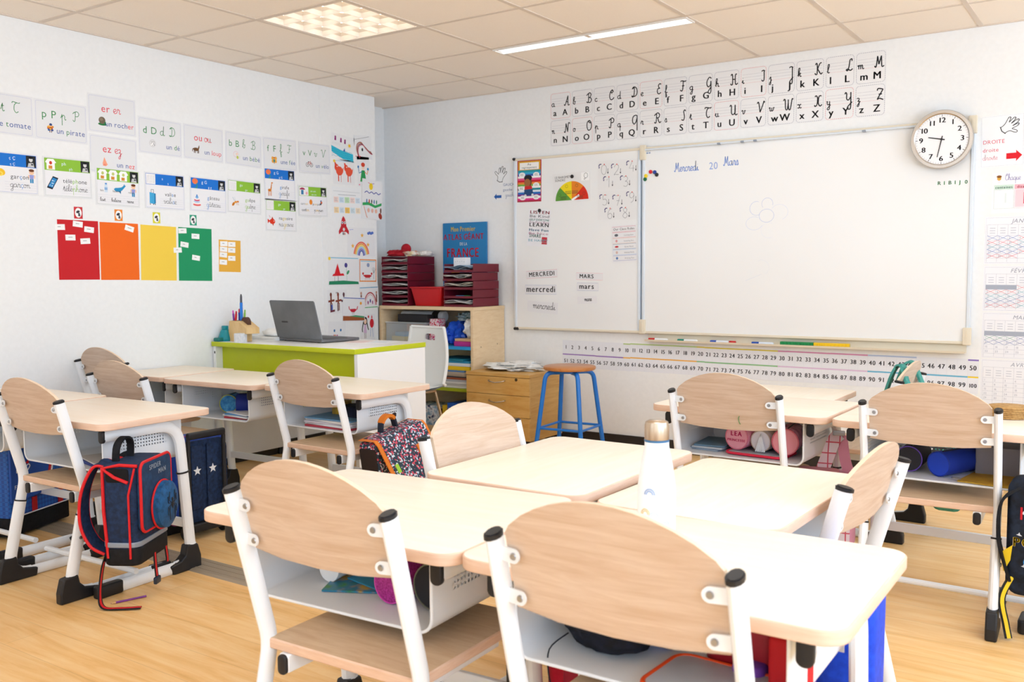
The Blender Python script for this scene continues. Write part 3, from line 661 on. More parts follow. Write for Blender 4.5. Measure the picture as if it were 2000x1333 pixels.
for i in range(5):
    for j, cs in enumerate((('#f3d7a8', '#d5e2ee', '#f6c65a', '#d5e6ee', '#f3e2c8'), ('#f2d9d2', '#cfe3f2', '#bfe2b8', '#f4dcd6', '#d8e6f2'))):
        s.rect(18+54*i, 34+72*j, 64+54*i, 74+72*j, cs[i]); [s.rect(24+54*i, 44+72*j+9*k, 56+54*i-(k*7 % 12), 46+72*j+9*k, '#8c96a4', True) for k in range(3)]
s.done()
s = drawing('childs drawing of a sun over a boat on green water, over the pier edge', 5.120, 1.718, .215, .285, -3, .003)
s.ell(92, 236, 20, 25, '#f6d22e'); s.line([(60, 262), (82, 256)], 4, '#d84a6a'); s.line([(104, 256), (126, 260)], 4, '#a24ab0'); wave(s, 26, 196, 192, 6, 6, '#3b4aa8', 7); s.poly([(6, 112), (70, 122), (140, 104), (208, 128), (208, 108), (140, 84), (70, 100), (6, 92)], '#38a860'); [s.ell(50+26*i, 128, 6, 16, c) for i, c in enumerate(('#3a6aa8', '#c0392b', '#2e2e33', '#3a6aa8', '#2e8a6a'))]; [s.ell(70+40*i, 62, 13, 16, '#e9b7a4') for i in range(3)]; s.line([(20, 88), (50, 20), (60, 8)], 5, '#e07a3a', sm=True); s.ell(196, 30, 18, 24, '#a23a2a', rot=30); s.ell(200, 70, 8, 20, '#6a3a2a'); s.done()
rk = [(-22, -45), (-48, -62), (-50, -40), (-26, -4), (-24, 24), (-12, 52), (0, 66), (12, 52), (24, 24), (26, -4), (50, -40), (48, -62), (22, -45)]
s = drawing('red paper rocket with two round windows, cut out and stuck up', 4.822, 1.520, .11, .14, 1, .002, [(x/1000, y/1000) for x, y in rk], '#c3202c')
for x in (42, 68): s.ell(x, 90, 10, 10, '#dfe3e8'); s.ell(x, 90, 5, 5, '#3c4650')
s.ell(55, 42, 11, 12, '#d9dde2'); s.rect(44, 4, 52, 22, '#34343c'); s.rect(58, 4, 66, 20, '#b03a2a'); s.done()
s = drawing('childs drawing of a rainbow with orange stars and a blue cloud', 5.000, 1.408, .282, .205, 0)
for i, c in enumerate(('#e8604a', '#f0a03a', '#f2d870', '#9cc8e8', '#8f7ac0', '#4a62b0')): s.arc(140, -6, 78-11*i, 12, 168, 10, c, ry=106-12*i)
for x, y in ((150, 150), (210, 84), (52, 72)): s.poly([(x+18*math.cos(R(90+36*k))*(1 if k % 2 == 0 else .45), y+18*math.sin(R(90+36*k))*(1 if k % 2 == 0 else .45)) for k in range(10)], '#f0b446')
[s.ell(216+14*i, 166+5*(i % 2), 13, 10, '#5a78c8') for i in range(4)]; s.line([(20, 186), (60, 190)], 3, '#8a94d8'); s.done()
s = drawing('childs drawing of a red triangle house on green grass with a tall flower', 4.816, 1.197, .309, .205, -.8)
s.line([(5, 196), (300, 196)], 5, '#58b8d8'); s.ell(14, 190, 12, 12, '#f0d040'); s.poly([(6, 8), (306, 12), (300, 30), (150, 38), (10, 32)], '#2e8a64'); s.poly([(62, 84), (120, 84), (92, 158)], '#d8202c'); s.poly([(40, 68), (160, 72), (150, 88), (50, 84)], '#d8202c'); s.line([(98, 68), (98, 34), (112, 30)], 4, '#3c4a44'); s.line([(64, 68), (62, 34)], 2, '#3c4a44'); s.ell(176, 146, 15, 17, '#4a3f8a'); s.line([(180, 130), (184, 36)], 2.4, '#7ab89a'); s.ell(196, 96, 10, 18, '#3f9a6a', rot=-40); s.done()
s = drawing('childs drawing framed in orange with a red crab and a bare tree', 5.062, 1.202, .180, .165, -1, .002)
s.line([(5, 5), (175, 5), (175, 160), (5, 160)], 10, '#ef8a2c', True); s.ell(92, 122, 15, 15, '#8a9ac0'); s.poly([(36, 48), (66, 30), (106, 30), (132, 46), (108, 52), (66, 52)], '#c8323a'); s.ell(38, 60, 9, 9, '#c8323a'); s.ell(128, 60, 9, 9, '#c8323a'); [s.line([(64+14*i, 32), (60+16*i, 16)], 2.4, '#9a2a30') for i in range(4)]
for a in (-34, -16, 0, 16, 34): s.line([(152, 62), (152+40*math.sin(R(a)), 62+46*math.cos(R(a)))], 2.2, '#77777c')
s.line([(152, 62), (150, 20)], 3, '#77777c'); s.line([(12, 150), (168, 150)], 4, '#4ab0d0'); s.done()
s = drawing('childs drawing of brown figures in a row, one with a blue coat', 4.744, .985, .190, .165, 0)
for x, c in ((34, '#7a3a2c'), (104, '#8a4434'), (160, '#5a3038')):
    s.ell(x, 132, 10, 15, c); s.rect(x-6, 70, x+8, 124, c); s.poly([(x-26, 92), (x+34, 100), (x+34, 86), (x-24, 78)], c); s.rect(x-8, 16, x+3, 74, '#5a2c30'); s.rect(x+6, 20, x+14, 74, c)
s.rect(36, 24, 50, 62, '#3c5ab0'); s.poly([(26, 8), (72, 14), (70, 28), (28, 22)], '#6a3440'); [s.rect(84+10*i, 140, 90+10*i, 150, '#77777c', True) for i in range(2)]; s.done()
s = drawing('childs drawing of a red archway with figures and a blue sky line', 5.070, 1.006, .200, .155, 1, .002)
s.line([(4, 150), (196, 150)], 5, '#3a9ac8'); s.rect(30, 2, 190, 8, '#58b878'); s.arc(110, 20, 62, 0, 180, 9, '#b8383f', ry=92); s.arc(110, 20, 50, 0, 180, 4, '#d88a8a', ry=78); [s.ell(86+24*i, 40+12*(i % 2), 7, 14, c) for i, c in enumerate(('#9a4a80', '#5a4a90', '#b06a9a'))]
for x in (16, 178): s.ell(x, 110, 9, 12, '#c89a86'); s.rect(x-7, 40, x+7, 98, '#8a5a4c')
s.done()
s = drawing('childs drawing of a red crab above brown and green ground', 4.907, .925, .226, .172, -2.5, .004)
s.line([(4, 166), (222, 164)], 5, '#2f54b4'); s.poly([(2, 4), (222, 6), (222, 24), (120, 36), (2, 38)], '#a05a34'); s.poly([(60, 36), (222, 24), (222, 36), (130, 44)], '#4a9a70'); s.ell(182, 130, 11, 11, '#f0a83a'); s.poly([(66, 84), (86, 66), (116, 64), (142, 84), (124, 90), (82, 88)], '#c8283a'); s.line([(66, 84), (60, 106)], 8, '#c8283a'); s.line([(142, 84), (150, 108)], 8, '#c8283a'); [s.line([(94+10*i, 66), (94+10*i, 46)], 2, '#7a2a30') for i in range(3)]; s.done()
s = drawing('childs drawing of a girl with long black hair beside a red balloon figure', 5.051, .785, .158, .200, -1)
s.ell(52, 150, 22, 30, '#23232a'); s.line([(36, 150), (22, 96), (24, 70)], 9, '#23232a', sm=True); s.line([(66, 150), (80, 100), (88, 84)], 9, '#23232a', sm=True); s.ell(52, 146, 15, 20, '#f0cdb4'); s.poly([(36, 62), (68, 62), (62, 122), (42, 122)], '#d8b8d8'); s.rect(44, 22, 48, 62, '#8a6a60'); s.rect(56, 22, 60, 62, '#8a6a60'); s.ell(122, 132, 22, 34, '#d02c38'); s.poly([(114, 170), (130, 170), (122, 196)], '#d02c38'); s.line([(112, 98), (106, 34)], 3, '#3a7ac0'); s.line([(128, 98), (136, 30)], 3, '#3a7ac0'); s.ell(86, 180, 8, 10, '#d02c38'); s.done()
s = drawing('childs drawing of small faces and tulips, lowest on the pier', 4.735, .765, .170, .160, -3)
s.ell(60, 96, 8, 10, '#2f6fa8'); s.ell(122, 100, 8, 10, '#2f6fa8')
for x, c in ((56, '#d85a8a'), (72, '#e88aa8'), (88, '#c84a8a'), (66, '#e0a03a')): s.line([(72, 10), (x, 52)], 2.5, '#4a9a5a'); s.ell(x, 58, 6, 11, c)
s.done()
# ------------------------------------------------------------------ whiteboard wall
for i in range(26):
    c = chr(97+i); row, k = divmod(i, 13); red = c in 'aeiouy'; nm = c.upper()
    s = Sheet('alphabet_card', 'white alphabet card with a dashed %s border showing the letter %s' % ('red' if red else 'grey', nm), 'card', 'B', -3.449+.17*(k+.5), (2.321, 2.138)[row], .168, .181, 0, '#ececee', 'alphabet cards above the whiteboard')
    col = '#e06a6a' if red else '#8f93a6'
    o = [(84+x, 90.5+y) for x, y in rr(78, 85, 18, 4)]
    P = []; n = len(o)                                       # dashed rounded border
    for q in range(n):
        a, b = o[q], o[(q+1) % n]; l = math.hypot(b[0]-a[0], b[1]-a[1]); m_ = max(1, int(l/10.5))
        for t in range(m_):
            f0, f1 = t/m_, (t+.6)/m_; s.line([(a[0]+(b[0]-a[0])*f0, a[1]+(b[1]-a[1])*f0), (a[0]+(b[0]-a[0])*f1, a[1]+(b[1]-a[1])*f1)], 2.1, col, L=True); s.let.k -= 1
    for q in range(4): s.line([(14, 88+17*q), (154, 88+17*q)], .9, '#e8a0a0' if q == 0 else '#a9a9b4', L=True)
    s.let.k += 2
    s.script(c, 12, 88, 22, '#26262a', 5.4, sx=.95); s.script(nm, 154, 88, 29, '#26262a', 6.6, 'r', sx=.88)
    s.text(c, 24, 24, 58, '#26262a', True); s.text(nm, 144, 24, 58, '#26262a', True, 'r'); s.done()

alu, cream = mat('#dde6f0', .3, 0), mat('#e6dcc8', .45)
surf = mat('#f0f1f2', .22, 0, .5)
def board(name, label, x0, x1, z0, z1, hing):
    t = thing(name, label, 'whiteboard', ((x0+x1)/2, YB, (z0+z1)/2)); w, h = (x1-x0)/2, (z1-z0)/2
    MB().b2((-w+.012, -.0298, -h+.012), (w-.012, -.004, h-.012)).build('writing_surface', surf, t, ang=0)
    for nm, a, b, m_ in (('frame_rail', (-w, -h), (w, -h+.016), cream), ('frame_rail', (-w, h-.016), (w, h), cream), ('frame_rail', (-w, -h+.016), (-w+.018, h-.016), alu), ('frame_rail', (w-.018, -h+.016), (w, h-.016), alu)):
        MB().b2((a[0], -.036, a[1]), (b[0], -.002, b[1])).build(nm, m_, t, bevel=.003)
    for x, z in hing:
        q = MB(); q.slab((x, -.034, z), (.042, .022, .095), .006, .003, 'y'); q.b2((x-.004, -.048, z-.03), (x+.004, -.044, z+.03)); q.build('hinge', cream, t)
    return t
wb = board('wall_mounted_whiteboard', 'large white main board with faint blue handwriting and a pen tray', -2.728, -.776, .776, 1.983, [(-.97, .57), (-.97, -.56), (.965, .57), (.965, -.56)])
wing = board('wall_mounted_whiteboard', 'narrow white side board hung with posters, left of the main board', -3.735, -2.742, .776, 1.983, [])
for x, z in ((-.49, .60), (-.49, -.60), (-.472, -.60)): MB().lathe([(.009, -.046), (.011, -.040), (.011, -.030)], ax='y', seg=12, c=(x, 0, z)).build('corner_stop', mat('#26262a'), wing)
ink = lambda nm: Ink()
def board_writing():
    B0 = Sheet.__new__(Sheet); B0.pic = Ink(); B0.let = Ink()
    B0.w, B0.h = 1952, 1207
    X = lambda x: (x+2.728)*1000
    Z = lambda z: (z-.776)*1000
    B0.script('Mercredi', X(-2.505), Z(1.812), 27, '#6d8fd6', 4.4, sx=.72); B0.text('20', X(-2.272), Z(1.812), 62, '#8aa4de', sx=.9); B0.script('Mars', X(-2.178), Z(1.828), 27, '#6d8fd6', 4.4, sx=.72)
    for k, ch in enumerate('R1B1J0'): B0.text(ch, X(-.956+.027*k), Z(1.640), 28, '#35b56a', True)
    fl = '#b9c6e6'; cx, cz = X(-1.903), Z(1.512)
    B0.arc(cx, cz, 46, 0, 360, 2.2, fl, ry=40); B0.arc(cx-62, cz+46, 42, 70, 300, 2, fl); B0.arc(cx+4, cz+72, 34, -20, 220, 2, fl); B0.arc(cx+78, cz+18, 52, -70, 150, 1.6, '#d3dcf0', ry=46); B0.arc(cx-76, cz-44, 52, 60, 340, 1.8, '#cdd7ee', ry=40); B0.arc(cx+14, cz-88, 46, 60, 300, 1.4, '#dfe5f2')
    B0.arc(X(-1.93), Z(1.20), 46, -60, 120, 1.2, '#dfe4ee'); B0.line([(X(-2.03), Z(1.12)), (X(-1.93), Z(1.16))], 1.6, '#d8dfec')
    for k in range(2): B0.ell(X(-2.694+.016*k), Z(1.945), 7, 5, '#8ea0c0')
    B0.line([(X(-2.70), Z(1.957)), (X(-2.67), Z(1.957))], 1.6, '#8a93a6')
    for a, nm in ((B0.pic, 'drawn_flower'), (B0.let, 'handwriting')):
        o = a.make(nm, wb, B0.w, B0.h, 0); o.matrix_local = Matrix(((1, 0, 0, 0), (0, 0, -1, -.0299), (0, 1, 0, 0), (0, 0, 0, 1)))
board_writing()
tr = MB(); L_ = [(0, 0), (-.062, 0), (-.066, .012), (-.062, .012), (-.060, .004), (-.004, .004), (-.004, .05), (0, .05)]
tr.prism(L_, lambda y, z, h: (-.94+h, y-.004, -.652+z), 1.90); tr.build('pen_tray', cream, wb, ang=0)
rod = MB(); rod.tube([(-.95, -.045, .585), (.93, -.045, .585)], .006); rod.build('poster_rail', alu, wb)
for x in (-.45, -.30, -.22, .41): MB().slab((x, -.046, .583), (.02, .018, .012), .003, .001, 'y').build('rail_clip', mat('#8f99a8', .4, .5), wb)
# markers and counting bars lying in the tray (z of tray floor)
zt = 1.3795-.652+.004
def marker(x0, ln, body, cap, lab):
    t = thing('marker_pen', lab, 'pen', (x0, 5.543, zt+.0085), 0, 'whiteboard markers in the pen tray')
    MB().lathe([(.0085, 0), (.0085, ln*.62), (.006, ln*.63), (.006, ln*.66)], ax='x', c=(ln*.34, 0, 0), seg=12).build('barrel', mat(body, .35), t)
    MB().lathe([(.0075, 0), (.0088, .004), (.0088, ln*.34)], ax='x', seg=12).build('cap', mat(cap, .35), t)
for a in ((-2.676, .135, '#f2f2f2', '#cf2a2a', 'red-capped whiteboard marker, leftmost in the pen tray'), (-2.472, .135, '#f2f2f2', '#1f8a78', 'green-capped whiteboard marker in the pen tray'), (-2.250, .12, '#e8ecf6', '#2f55b4', 'whiteboard marker with a blue cap beside the red marker stub'), (-2.126, .042, '#cf2a2a', '#c02222', 'short red marker touching the blue-capped one'), (-1.982, .135, '#dfe8f6', '#2552b0', 'blue and white marker just left of the green counting bar')): marker(*a)
def bar_(x0, x1, h, lab):
    t = MB(); n = 10; w_ = (x1-x0)/n
    for i in range(n):
        t.slab((x0+w_*(i+.5), 5.540, zt+.0125), (w_, .025, .025), .001, .0012, 'x'); t.lathe([(.006, 0), (.006, .004)], c=(x0+w_*(i+.5), 5.5275-.004, zt+.0125), ax='y', seg=10)
    tag(t.build('counting_bar', mat(h, .4)), lab, 'counting bar')
bar_(-1.803, -1.606, '#128a4a', 'green plastic counting bar of joined cubes in the pen tray'); bar_(-1.603, -1.400, '#f2c714', 'yellow plastic counting bar of joined cubes in the pen tray')
for x, z, c, lab in ((-3.256, 1.830, '#1c1c20', 'black round magnet holding the noise meter poster'), (-3.520, 1.611, '#1c1c20', 'black round magnet holding the listen poster'), (-2.669, 1.823, '#d8222c', 'red round magnet at the left edge of the main board'), (-2.640, 1.819, '#1f3f9a', 'blue round magnet beside the red one'), (-2.626, 1.802, '#222226', 'black round magnet below the blue one'), (-2.702, 1.799, '#f0d226', 'yellow round magnet above the green one'), (-2.708, 1.778, '#0f6a48', 'dark green round magnet under the yellow one')):
    tag(MB().lathe([(.0125, 0), (.0125, -.005), (.0085, -.008)], c=(x, 5.5489, z), ax='y', seg=16).build('board_magnet', mat(c, .4)), lab, 'magnet', 'round magnets on the boards')

# posters on the side board
s = Sheet('wall_poster', 'striped poster headed Au regroupement with a seated child', 'poster', 'W', -3.605, 1.820, .200, .290, -.6, '#b02038')
for i, c in enumerate(('#e0348a', '#f2f2f4', '#7a3a8a', '#2b6fc0', '#d9e6f2', '#2a8f9a', '#f2f2f2', '#77b04a', '#e8863a', '#cf2436', '#e05a92', '#f4f4f4', '#3a5fb0', '#38a8d0', '#2a9aa8')): s.rect(5, 12+14*i, 195, 26+14*i, c)
s.rect(8, 222, 192, 284, '#d8a028'); s.rect(20, 226, 180, 274, '#f7f6f4'); s.text('Au', 100, 254, 24, align='c'); s.text('regroupement', 100, 233, 21, align='c', sx=.95)
s.ell(90, 138, 32, 40, '#7a4a2e'); s.ell(90, 168, 34, 20, '#26262c'); s.ell(84, 134, 26, 28, '#a06a42'); s.poly([(60, 86), (126, 90), (122, 112), (62, 110)], '#d02a30'); s.poly([(56, 46), (136, 46), (128, 88), (60, 86)], '#2a4f7e'); s.ell(68, 44, 10, 10, '#d8d8dc'); s.ell(128, 48, 10, 10, '#d8d8dc')
for x, y in ((40, 190), (158, 188), (36, 94), (158, 116), (46, 30), (158, 32)):
    s.ell(x, y, 26, 17, '#f6f6f6'); [s.rect(x-16, y-6+6*k, x+15-(k*5 % 9), y-4+6*k, '#5c5c64', True) for k in range(3)]
s.done()
s = Sheet('wall_poster', 'white noise meter poster with a green to red half dial', 'poster', 'W', -3.262, 1.757, .297, .200, 1, '#e9e9ea')
for a, b, c in ((135, 180, '#5f9a3e'), (90, 135, '#f0d822'), (45, 90, '#e8862a'), (0, 45, '#d6321f')):
    s.ell(150, 14, 130, 128, c, t0=a, t1=b, n=10); t = R((a+b)/2); s.arc(150+104*math.cos(t), 14+104*math.sin(t), 10, 0, 360, 1.5, '#3a3a30'); [s.rect(150+70*math.cos(t)-26, 14+64*math.sin(t)-8*k, 150+70*math.cos(t)+22, 17+64*math.sin(t)-8*k, '#4a4630', True) for k in range(3)]
s.line([(150, 14), (208, 44)], 14, '#f8f8f8'); s.text('LE BAROM\u00c8TRE', 18, 166, 22, '#44444a', sx=.9); s.text('SONORE', 18, 146, 22, '#44444a', sx=.9); s.rect(226, 140, 288, 194, '#fcfcfc'); s.arc(262, 172, 14, 0, 360, 2.5, '#2f2f35', ry=17); s.line([(262, 156), (246, 148), (256, 144)], 3, '#2f2f35'); s.done()
DG = {'0': [[(0, 100), (-26, 80), (-30, 50), (-24, 18), (0, 0), (24, 18), (30, 50), (26, 80), (0, 100)]], '1': [[(-22, 70), (6, 100), (6, 0)]], '2': [[(-28, 74), (-14, 96), (10, 98), (26, 78), (12, 46), (-28, 0), (-10, 4), (10, 0), (30, 2)]], '3': [[(-24, 92), (2, 100), (24, 84), (16, 60), (-4, 52), (20, 46), (28, 22), (6, 0), (-24, 8)]], '4': [[(4, 100), (-30, 34), (32, 34)], [(16, 62), (16, 0)]], '5': [[(26, 100), (-16, 100), (-20, 58), (6, 62), (26, 40), (20, 10), (-4, 0), (-26, 10)]], '6': [[(22, 98), (-8, 84), (-24, 44), (-18, 10), (4, 0), (24, 14), (24, 40), (4, 54), (-20, 40)]], '7': [[(-26, 100), (28, 100), (-6, 0)], [(-14, 50), (22, 50)]], '8': [[(20, 88), (0, 100), (-20, 88), (-14, 66), (14, 46), (26, 20), (0, 0), (-26, 20), (-14, 46), (14, 66), (20, 88)]], '9': [[(24, 70), (4, 46), (-20, 54), (-24, 82), (0, 100), (22, 86), (24, 50), (14, 14), (-10, 0)]]}
def numerals(lab, z, items):
    s = Sheet('number_poster', lab, 'poster', 'W', -2.912, z, .292, .194, -1, '#e9e9ea')
    for ch, x, y in items:
        [s.line([(x+a*.62, y+b*.66) for a, b in P], 2.2, '#7c7c84', sm=len(P) > 3) for P in DG[ch]]
        s.arc(x-26, y+58, 12, 60, 200, 6, '#3a3570'); s.poly([(x-42, y+50), (x-30, y+52), (x-36, y+40)], '#3a3570'); s.ell(x+2, y+68, 4, 4, '#e0402e'); s.line([(x+30, y+40), (x+30, y+14)], 3, '#2e2e38'); s.poly([(x+24, y+16), (x+36, y+16), (x+30, y+4)], '#2e2e38')
    s.done()
numerals('white poster of handwritten digits nought to four with arrows', 1.820, [('0', 46, 102), ('2', 140, 98), ('4', 252, 112), ('1', 82, 18), ('3', 208, 18)])
numerals('white poster of handwritten digits five to nine with arrows', 1.622, [('5', 52, 98), ('7', 150, 92), ('9', 252, 110), ('6', 92, 8), ('8', 206, 10)])
s = Sheet('wall_poster', 'poster of class mottos in coloured capitals headed LISTEN', 'poster', 'W', -3.527, 1.490, .184, .255, -4.5, '#ededf2')
y = 226
for t, sz, c, b in (('LISTEN', 30, '#c8324a', 1), ('Be Kind', 26, '#4a4a58', 0), ('HELP EVERYONE', 20, '#1f9a92', 1), ('Try Your Best', 24, '#9a4a7a', 0), ('LEARN', 38, '#2c2c34', 1), ('Have Fun', 26, '#3a8ab8', 1), ('Be Nice', 22, '#a85a82', 0), ('SHARE', 34, '#168a72', 1), ('BE HAPPY', 24, '#4aa0b8', 0)):
    wd_ = sum(glyph(ch, bool(b))[2] if ch != ' ' else .3 for ch in t)*sz
    s.text(t, 92 if t != 'SHARE' else 66, y, sz, c, bool(b), 'c', sx=min(2.2, (166 if t != 'SHARE' else 100)/wd_)); y -= sz*.72+4.5
s.rect(122, 16, 166, 66, '#c83a4a'); s.text('RESPECT', 144, 42, 12, '#f4e8ea', True, 'c', sx=.8); s.text('DARE', 144, 24, 14, '#f4e8ea', True, 'c'); s.done()
s = Sheet('wall_poster', 'small poster of six coloured strips headed Our Class Rules', 'poster', 'W', -2.859, 1.365, .186, .250, 2.2, '#e9e9ec')
for i, (t, c) in enumerate((('Our Class Rules', '#d88a9a'), ('Looking Eyes', '#e8a0a8'), ('Listening Ears', '#eac2a8'), ('Quiet Mouth', '#6a8ab0'), ('Helping Hands', '#a8c8e8'), ('Walking Feet', '#9aa0d0'))):
    yy = 206-38*i; s.line([(8, yy), (178, yy), (178, yy+33), (8, yy+33)], 2, c, True); s.text(t, 93 if i == 0 else 128, yy+10, 22 if i == 0 else 12, '#35353c' if i == 0 else '#7a7a84', False, 'c')
    if i: s.ell(36, yy+16, 14 if i in (1, 3) else 8, 9 if i != 3 else 6, ['', '#6a6a72', '#e0a0a0', '#b8323a', '#d8b8b0', '#5a80b8'][i])
s.done()
for t, kind, x, z, w_, h_, a, bc, lab in (('MERCREDI', 't', -3.506, 1.168, .259, .055, 3, '#e8a8b0', 'white strip reading MERCREDI in bold capitals'), ('mercredi', 't', -3.514, 1.059, .261, .066, -.2, '#a8b4d0', 'white strip reading mercredi in bold small letters'), ('mercredi', 's', -3.500, .935, .255, .080, -4, None, 'white strip reading mercredi in joined handwriting'), ('MARS', 't', -3.123, 1.150, .208, .050, -1.8, '#f0b4b8', 'white strip reading MARS in bold capitals'), ('mars', 't', -3.137, 1.080, .168, .056, -.6, '#a8b4d0', 'white strip reading mars in bold small letters'), ('mars', 's', -3.141, .990, .155, .050, 3, None, 'small white strip reading mars in joined handwriting')):
    s = Sheet('word_strip', lab, 'word strip', 'W', x, z, w_, h_, a, '#e8e8ec', 'date word strips on the side board')
    W_ = w_*1000; H_ = h_*1000
    if bc: s.line([(2, 2), (W_-2, 2), (W_-2, H_-2), (2, H_-2)], 1.8, bc, True, L=True)
    if kind == 't': s.text(t, W_/2 - (22 if t == 'MARS' else 8 if t == 'mars' else 0), H_*.25, H_*(.78 if t[0] == 'M' else .9), '#26262a', True, 'c', sx=.92 if len(t) > 4 else 1)
    else: s.script(t, W_*.55, H_*.36, H_*.30, '#44444c', 3.6, 'c', sx=.95 if len(t) > 4 else .8)
    s.done()

# hand posters at both ends of the boards
def hand(s, cx, cy, sc, mir, rot):
    F = [(-30, -44), (-34, -8), (-60, 10), (-70, 24), (-62, 32), (-44, 22), (-30, 14), (-34, 50), (-30, 66), (-20, 66), (-16, 26), (-12, 70), (-4, 84), (6, 76), (4, 28), (14, 66), (24, 74), (30, 64), (20, 22), (38, 46), (48, 48), (50, 36), (30, 2), (22, -20), (20, -46)]
    c, q = math.cos(R(rot)), math.sin(R(rot)); T = lambda x, y: (cx+sc*(mir*x*c-y*q), cy+sc*(mir*x*q+y*c))
    s.line([T(*p) for p in F], 3.4, '#33363c', sm=True); s.line([T(-36, -40), T(-6, -50), T(26, -42)], 4.5, '#33363c'); [s.arc(*T(x, y), 5*sc, 0, 360, 1.4, '#55585f') for x, y in ((-25, 60), (-4, 76), (24, 66), (46, 42))]
s = Sheet('wall_poster', 'white GAUCHE poster with an outlined left hand and a blue arrow', 'poster', 'B', -3.828, 1.822, .225, .278, -.8, '#eef0f3')
hand(s, 74, 188, .85, 1, -12)
for t, y in (('GAUCHE', 118), ('gauche', 82)): s.text(t, 92, y, 27, '#5a6f9c')
s.script('gauche', 112, 42, 13, '#7f90b4', 1.8); s.poly([(12, 44), (34, 66), (34, 54), (78, 54), (78, 34), (34, 34), (34, 22)], '#2e62b0'); s.done()
s = Sheet('wall_poster', 'white DROITE poster with an outlined right hand and a red arrow', 'poster', 'B', -.650, 1.857, .205, .268, 1, '#f0f2f6')
s.line([(4, 4), (201, 4), (201, 264), (4, 264)], .8, '#a8acb8', True, L=True); hand(s, 128, 206, .72, -1, -58)
for t, y in (('DROITE', 122), ('droite', 80)): s.text(t, 10, y, 28, '#dc4a66')
s.script('droite', 10, 38, 13, '#e08a9c', 1.8); s.poly([(196, 52), (168, 80), (168, 66), (122, 66), (122, 36), (168, 36), (168, 22)], '#dc1f2c'); s.done()
s = Sheet('wall_poster', 'white place value poster headed Chaque jour with a pink digit one', 'poster', 'B', -.543, 1.583, .300, .212, 0, '#eff0f5')
s.script('Chaque', 62, 172, 15, '#8f86c0', 2, sx=.7); s.text('jour', 160, 170, 26, '#8f86c0', shear=.2); s.ell(34, 182, 10, 10, '#d8a84a'); s.ell(34, 192, 12, 7, '#8a5a2a'); s.rect(29, 158, 40, 172, '#e8e8ee')
s.rect(12, 124, 104, 148, '#cfe6da'); s.rect(108, 124, 200, 148, '#f2b8c4'); s.text('centaines', 58, 129, 20, '#4a8a70', True, 'c', sx=.9); s.text('dizaines', 154, 129, 20, '#c83a5a', True, 'c', sx=.9); s.rect(112, 30, 196, 120, '#f6d3dc'); s.text('1', 152, 46, 88, '#dc2f4a', True, 'c'); s.text('1', 62, 54, 74, '#dfe8ea', False, 'c')
s.line([(12, 24), (104, 24), (104, 122), (12, 122)], 1, '#a8c8b8', True, L=True); s.line([(108, 24), (200, 24), (200, 122), (108, 122)], 1, '#c8a8b4', True, L=True); s.done()
CM = (('JANVIER', 1.333, .250, '#3a6ac0 #e0405a #2f9ab0', 0), ('F\u00c9VRIER', 1.076, .240, '#2f6ab0 #d84a5a #3fa8b8', 3), ('MARS', .826, .246, '#2f4fa0 #2f9a80 #3a5fb0', 7), ('AVRIL', .572, .250, '', 0))
for t, zc, h_, cs, grey in CM:
    s = Sheet('month_calendar', 'laminated month calendar headed %s' % t, 'calendar', 'B', -.535, zc, .370, h_, -.5, '#eff0f6', 'month calendars in a column beside the boards')
    cs = cs.split(); H_ = h_*1000; x0, cw = 12, 49; rng = random.Random(len(t))
    s.text(t, 185, H_-34, 30, '#9a9eae', align='c', shear=.25)
    ys = [H_-42, H_-100] + [H_-100-24*k for k in range(1, 6)]
    for k in range(8): s.line([(x0+cw*k, 10), (x0+cw*k, H_-42)], .9, '#b4b8c6', L=True)
    for y in ys: s.line([(x0, y), (x0+7*cw, y)], .9, '#b4b8c6', L=True)
    s.line([(6, 6), (364, 6), (364, H_-6), (6, H_-6)], .9, '#b4b8c6', True, L=True)
    for k in range(7): [s.rect(x0+cw*k+12, H_-62-13*q, x0+cw*k+38, H_-59-13*q, '#c3c6d2', True) for q in range(3)]
    d = 1
    for r_ in range(5):
        for k in range(7):
            x, y = x0+cw*k, ys[2+r_]
            if r_ == 0 and k < grey: s.rect(x, y, x+cw, y+24, '#a9b0c0'); continue
            if d <= 31:
                s.text(str(d), x+5, y+6, 15, '#b0b4c2'); d += 1
                if cs and not (t == 'MARS' and r_ > 2):
                    c = cs[(r_+(k > 2)) % len(cs)]; a = rng.uniform(-3, 3); s.line([(x+1, y+1+a), (x+cw-1, y+23)], 1.4, c); s.line([(x+1, y+23), (x+cw-1, y+1-a)], 1.4, c)
    s.done()

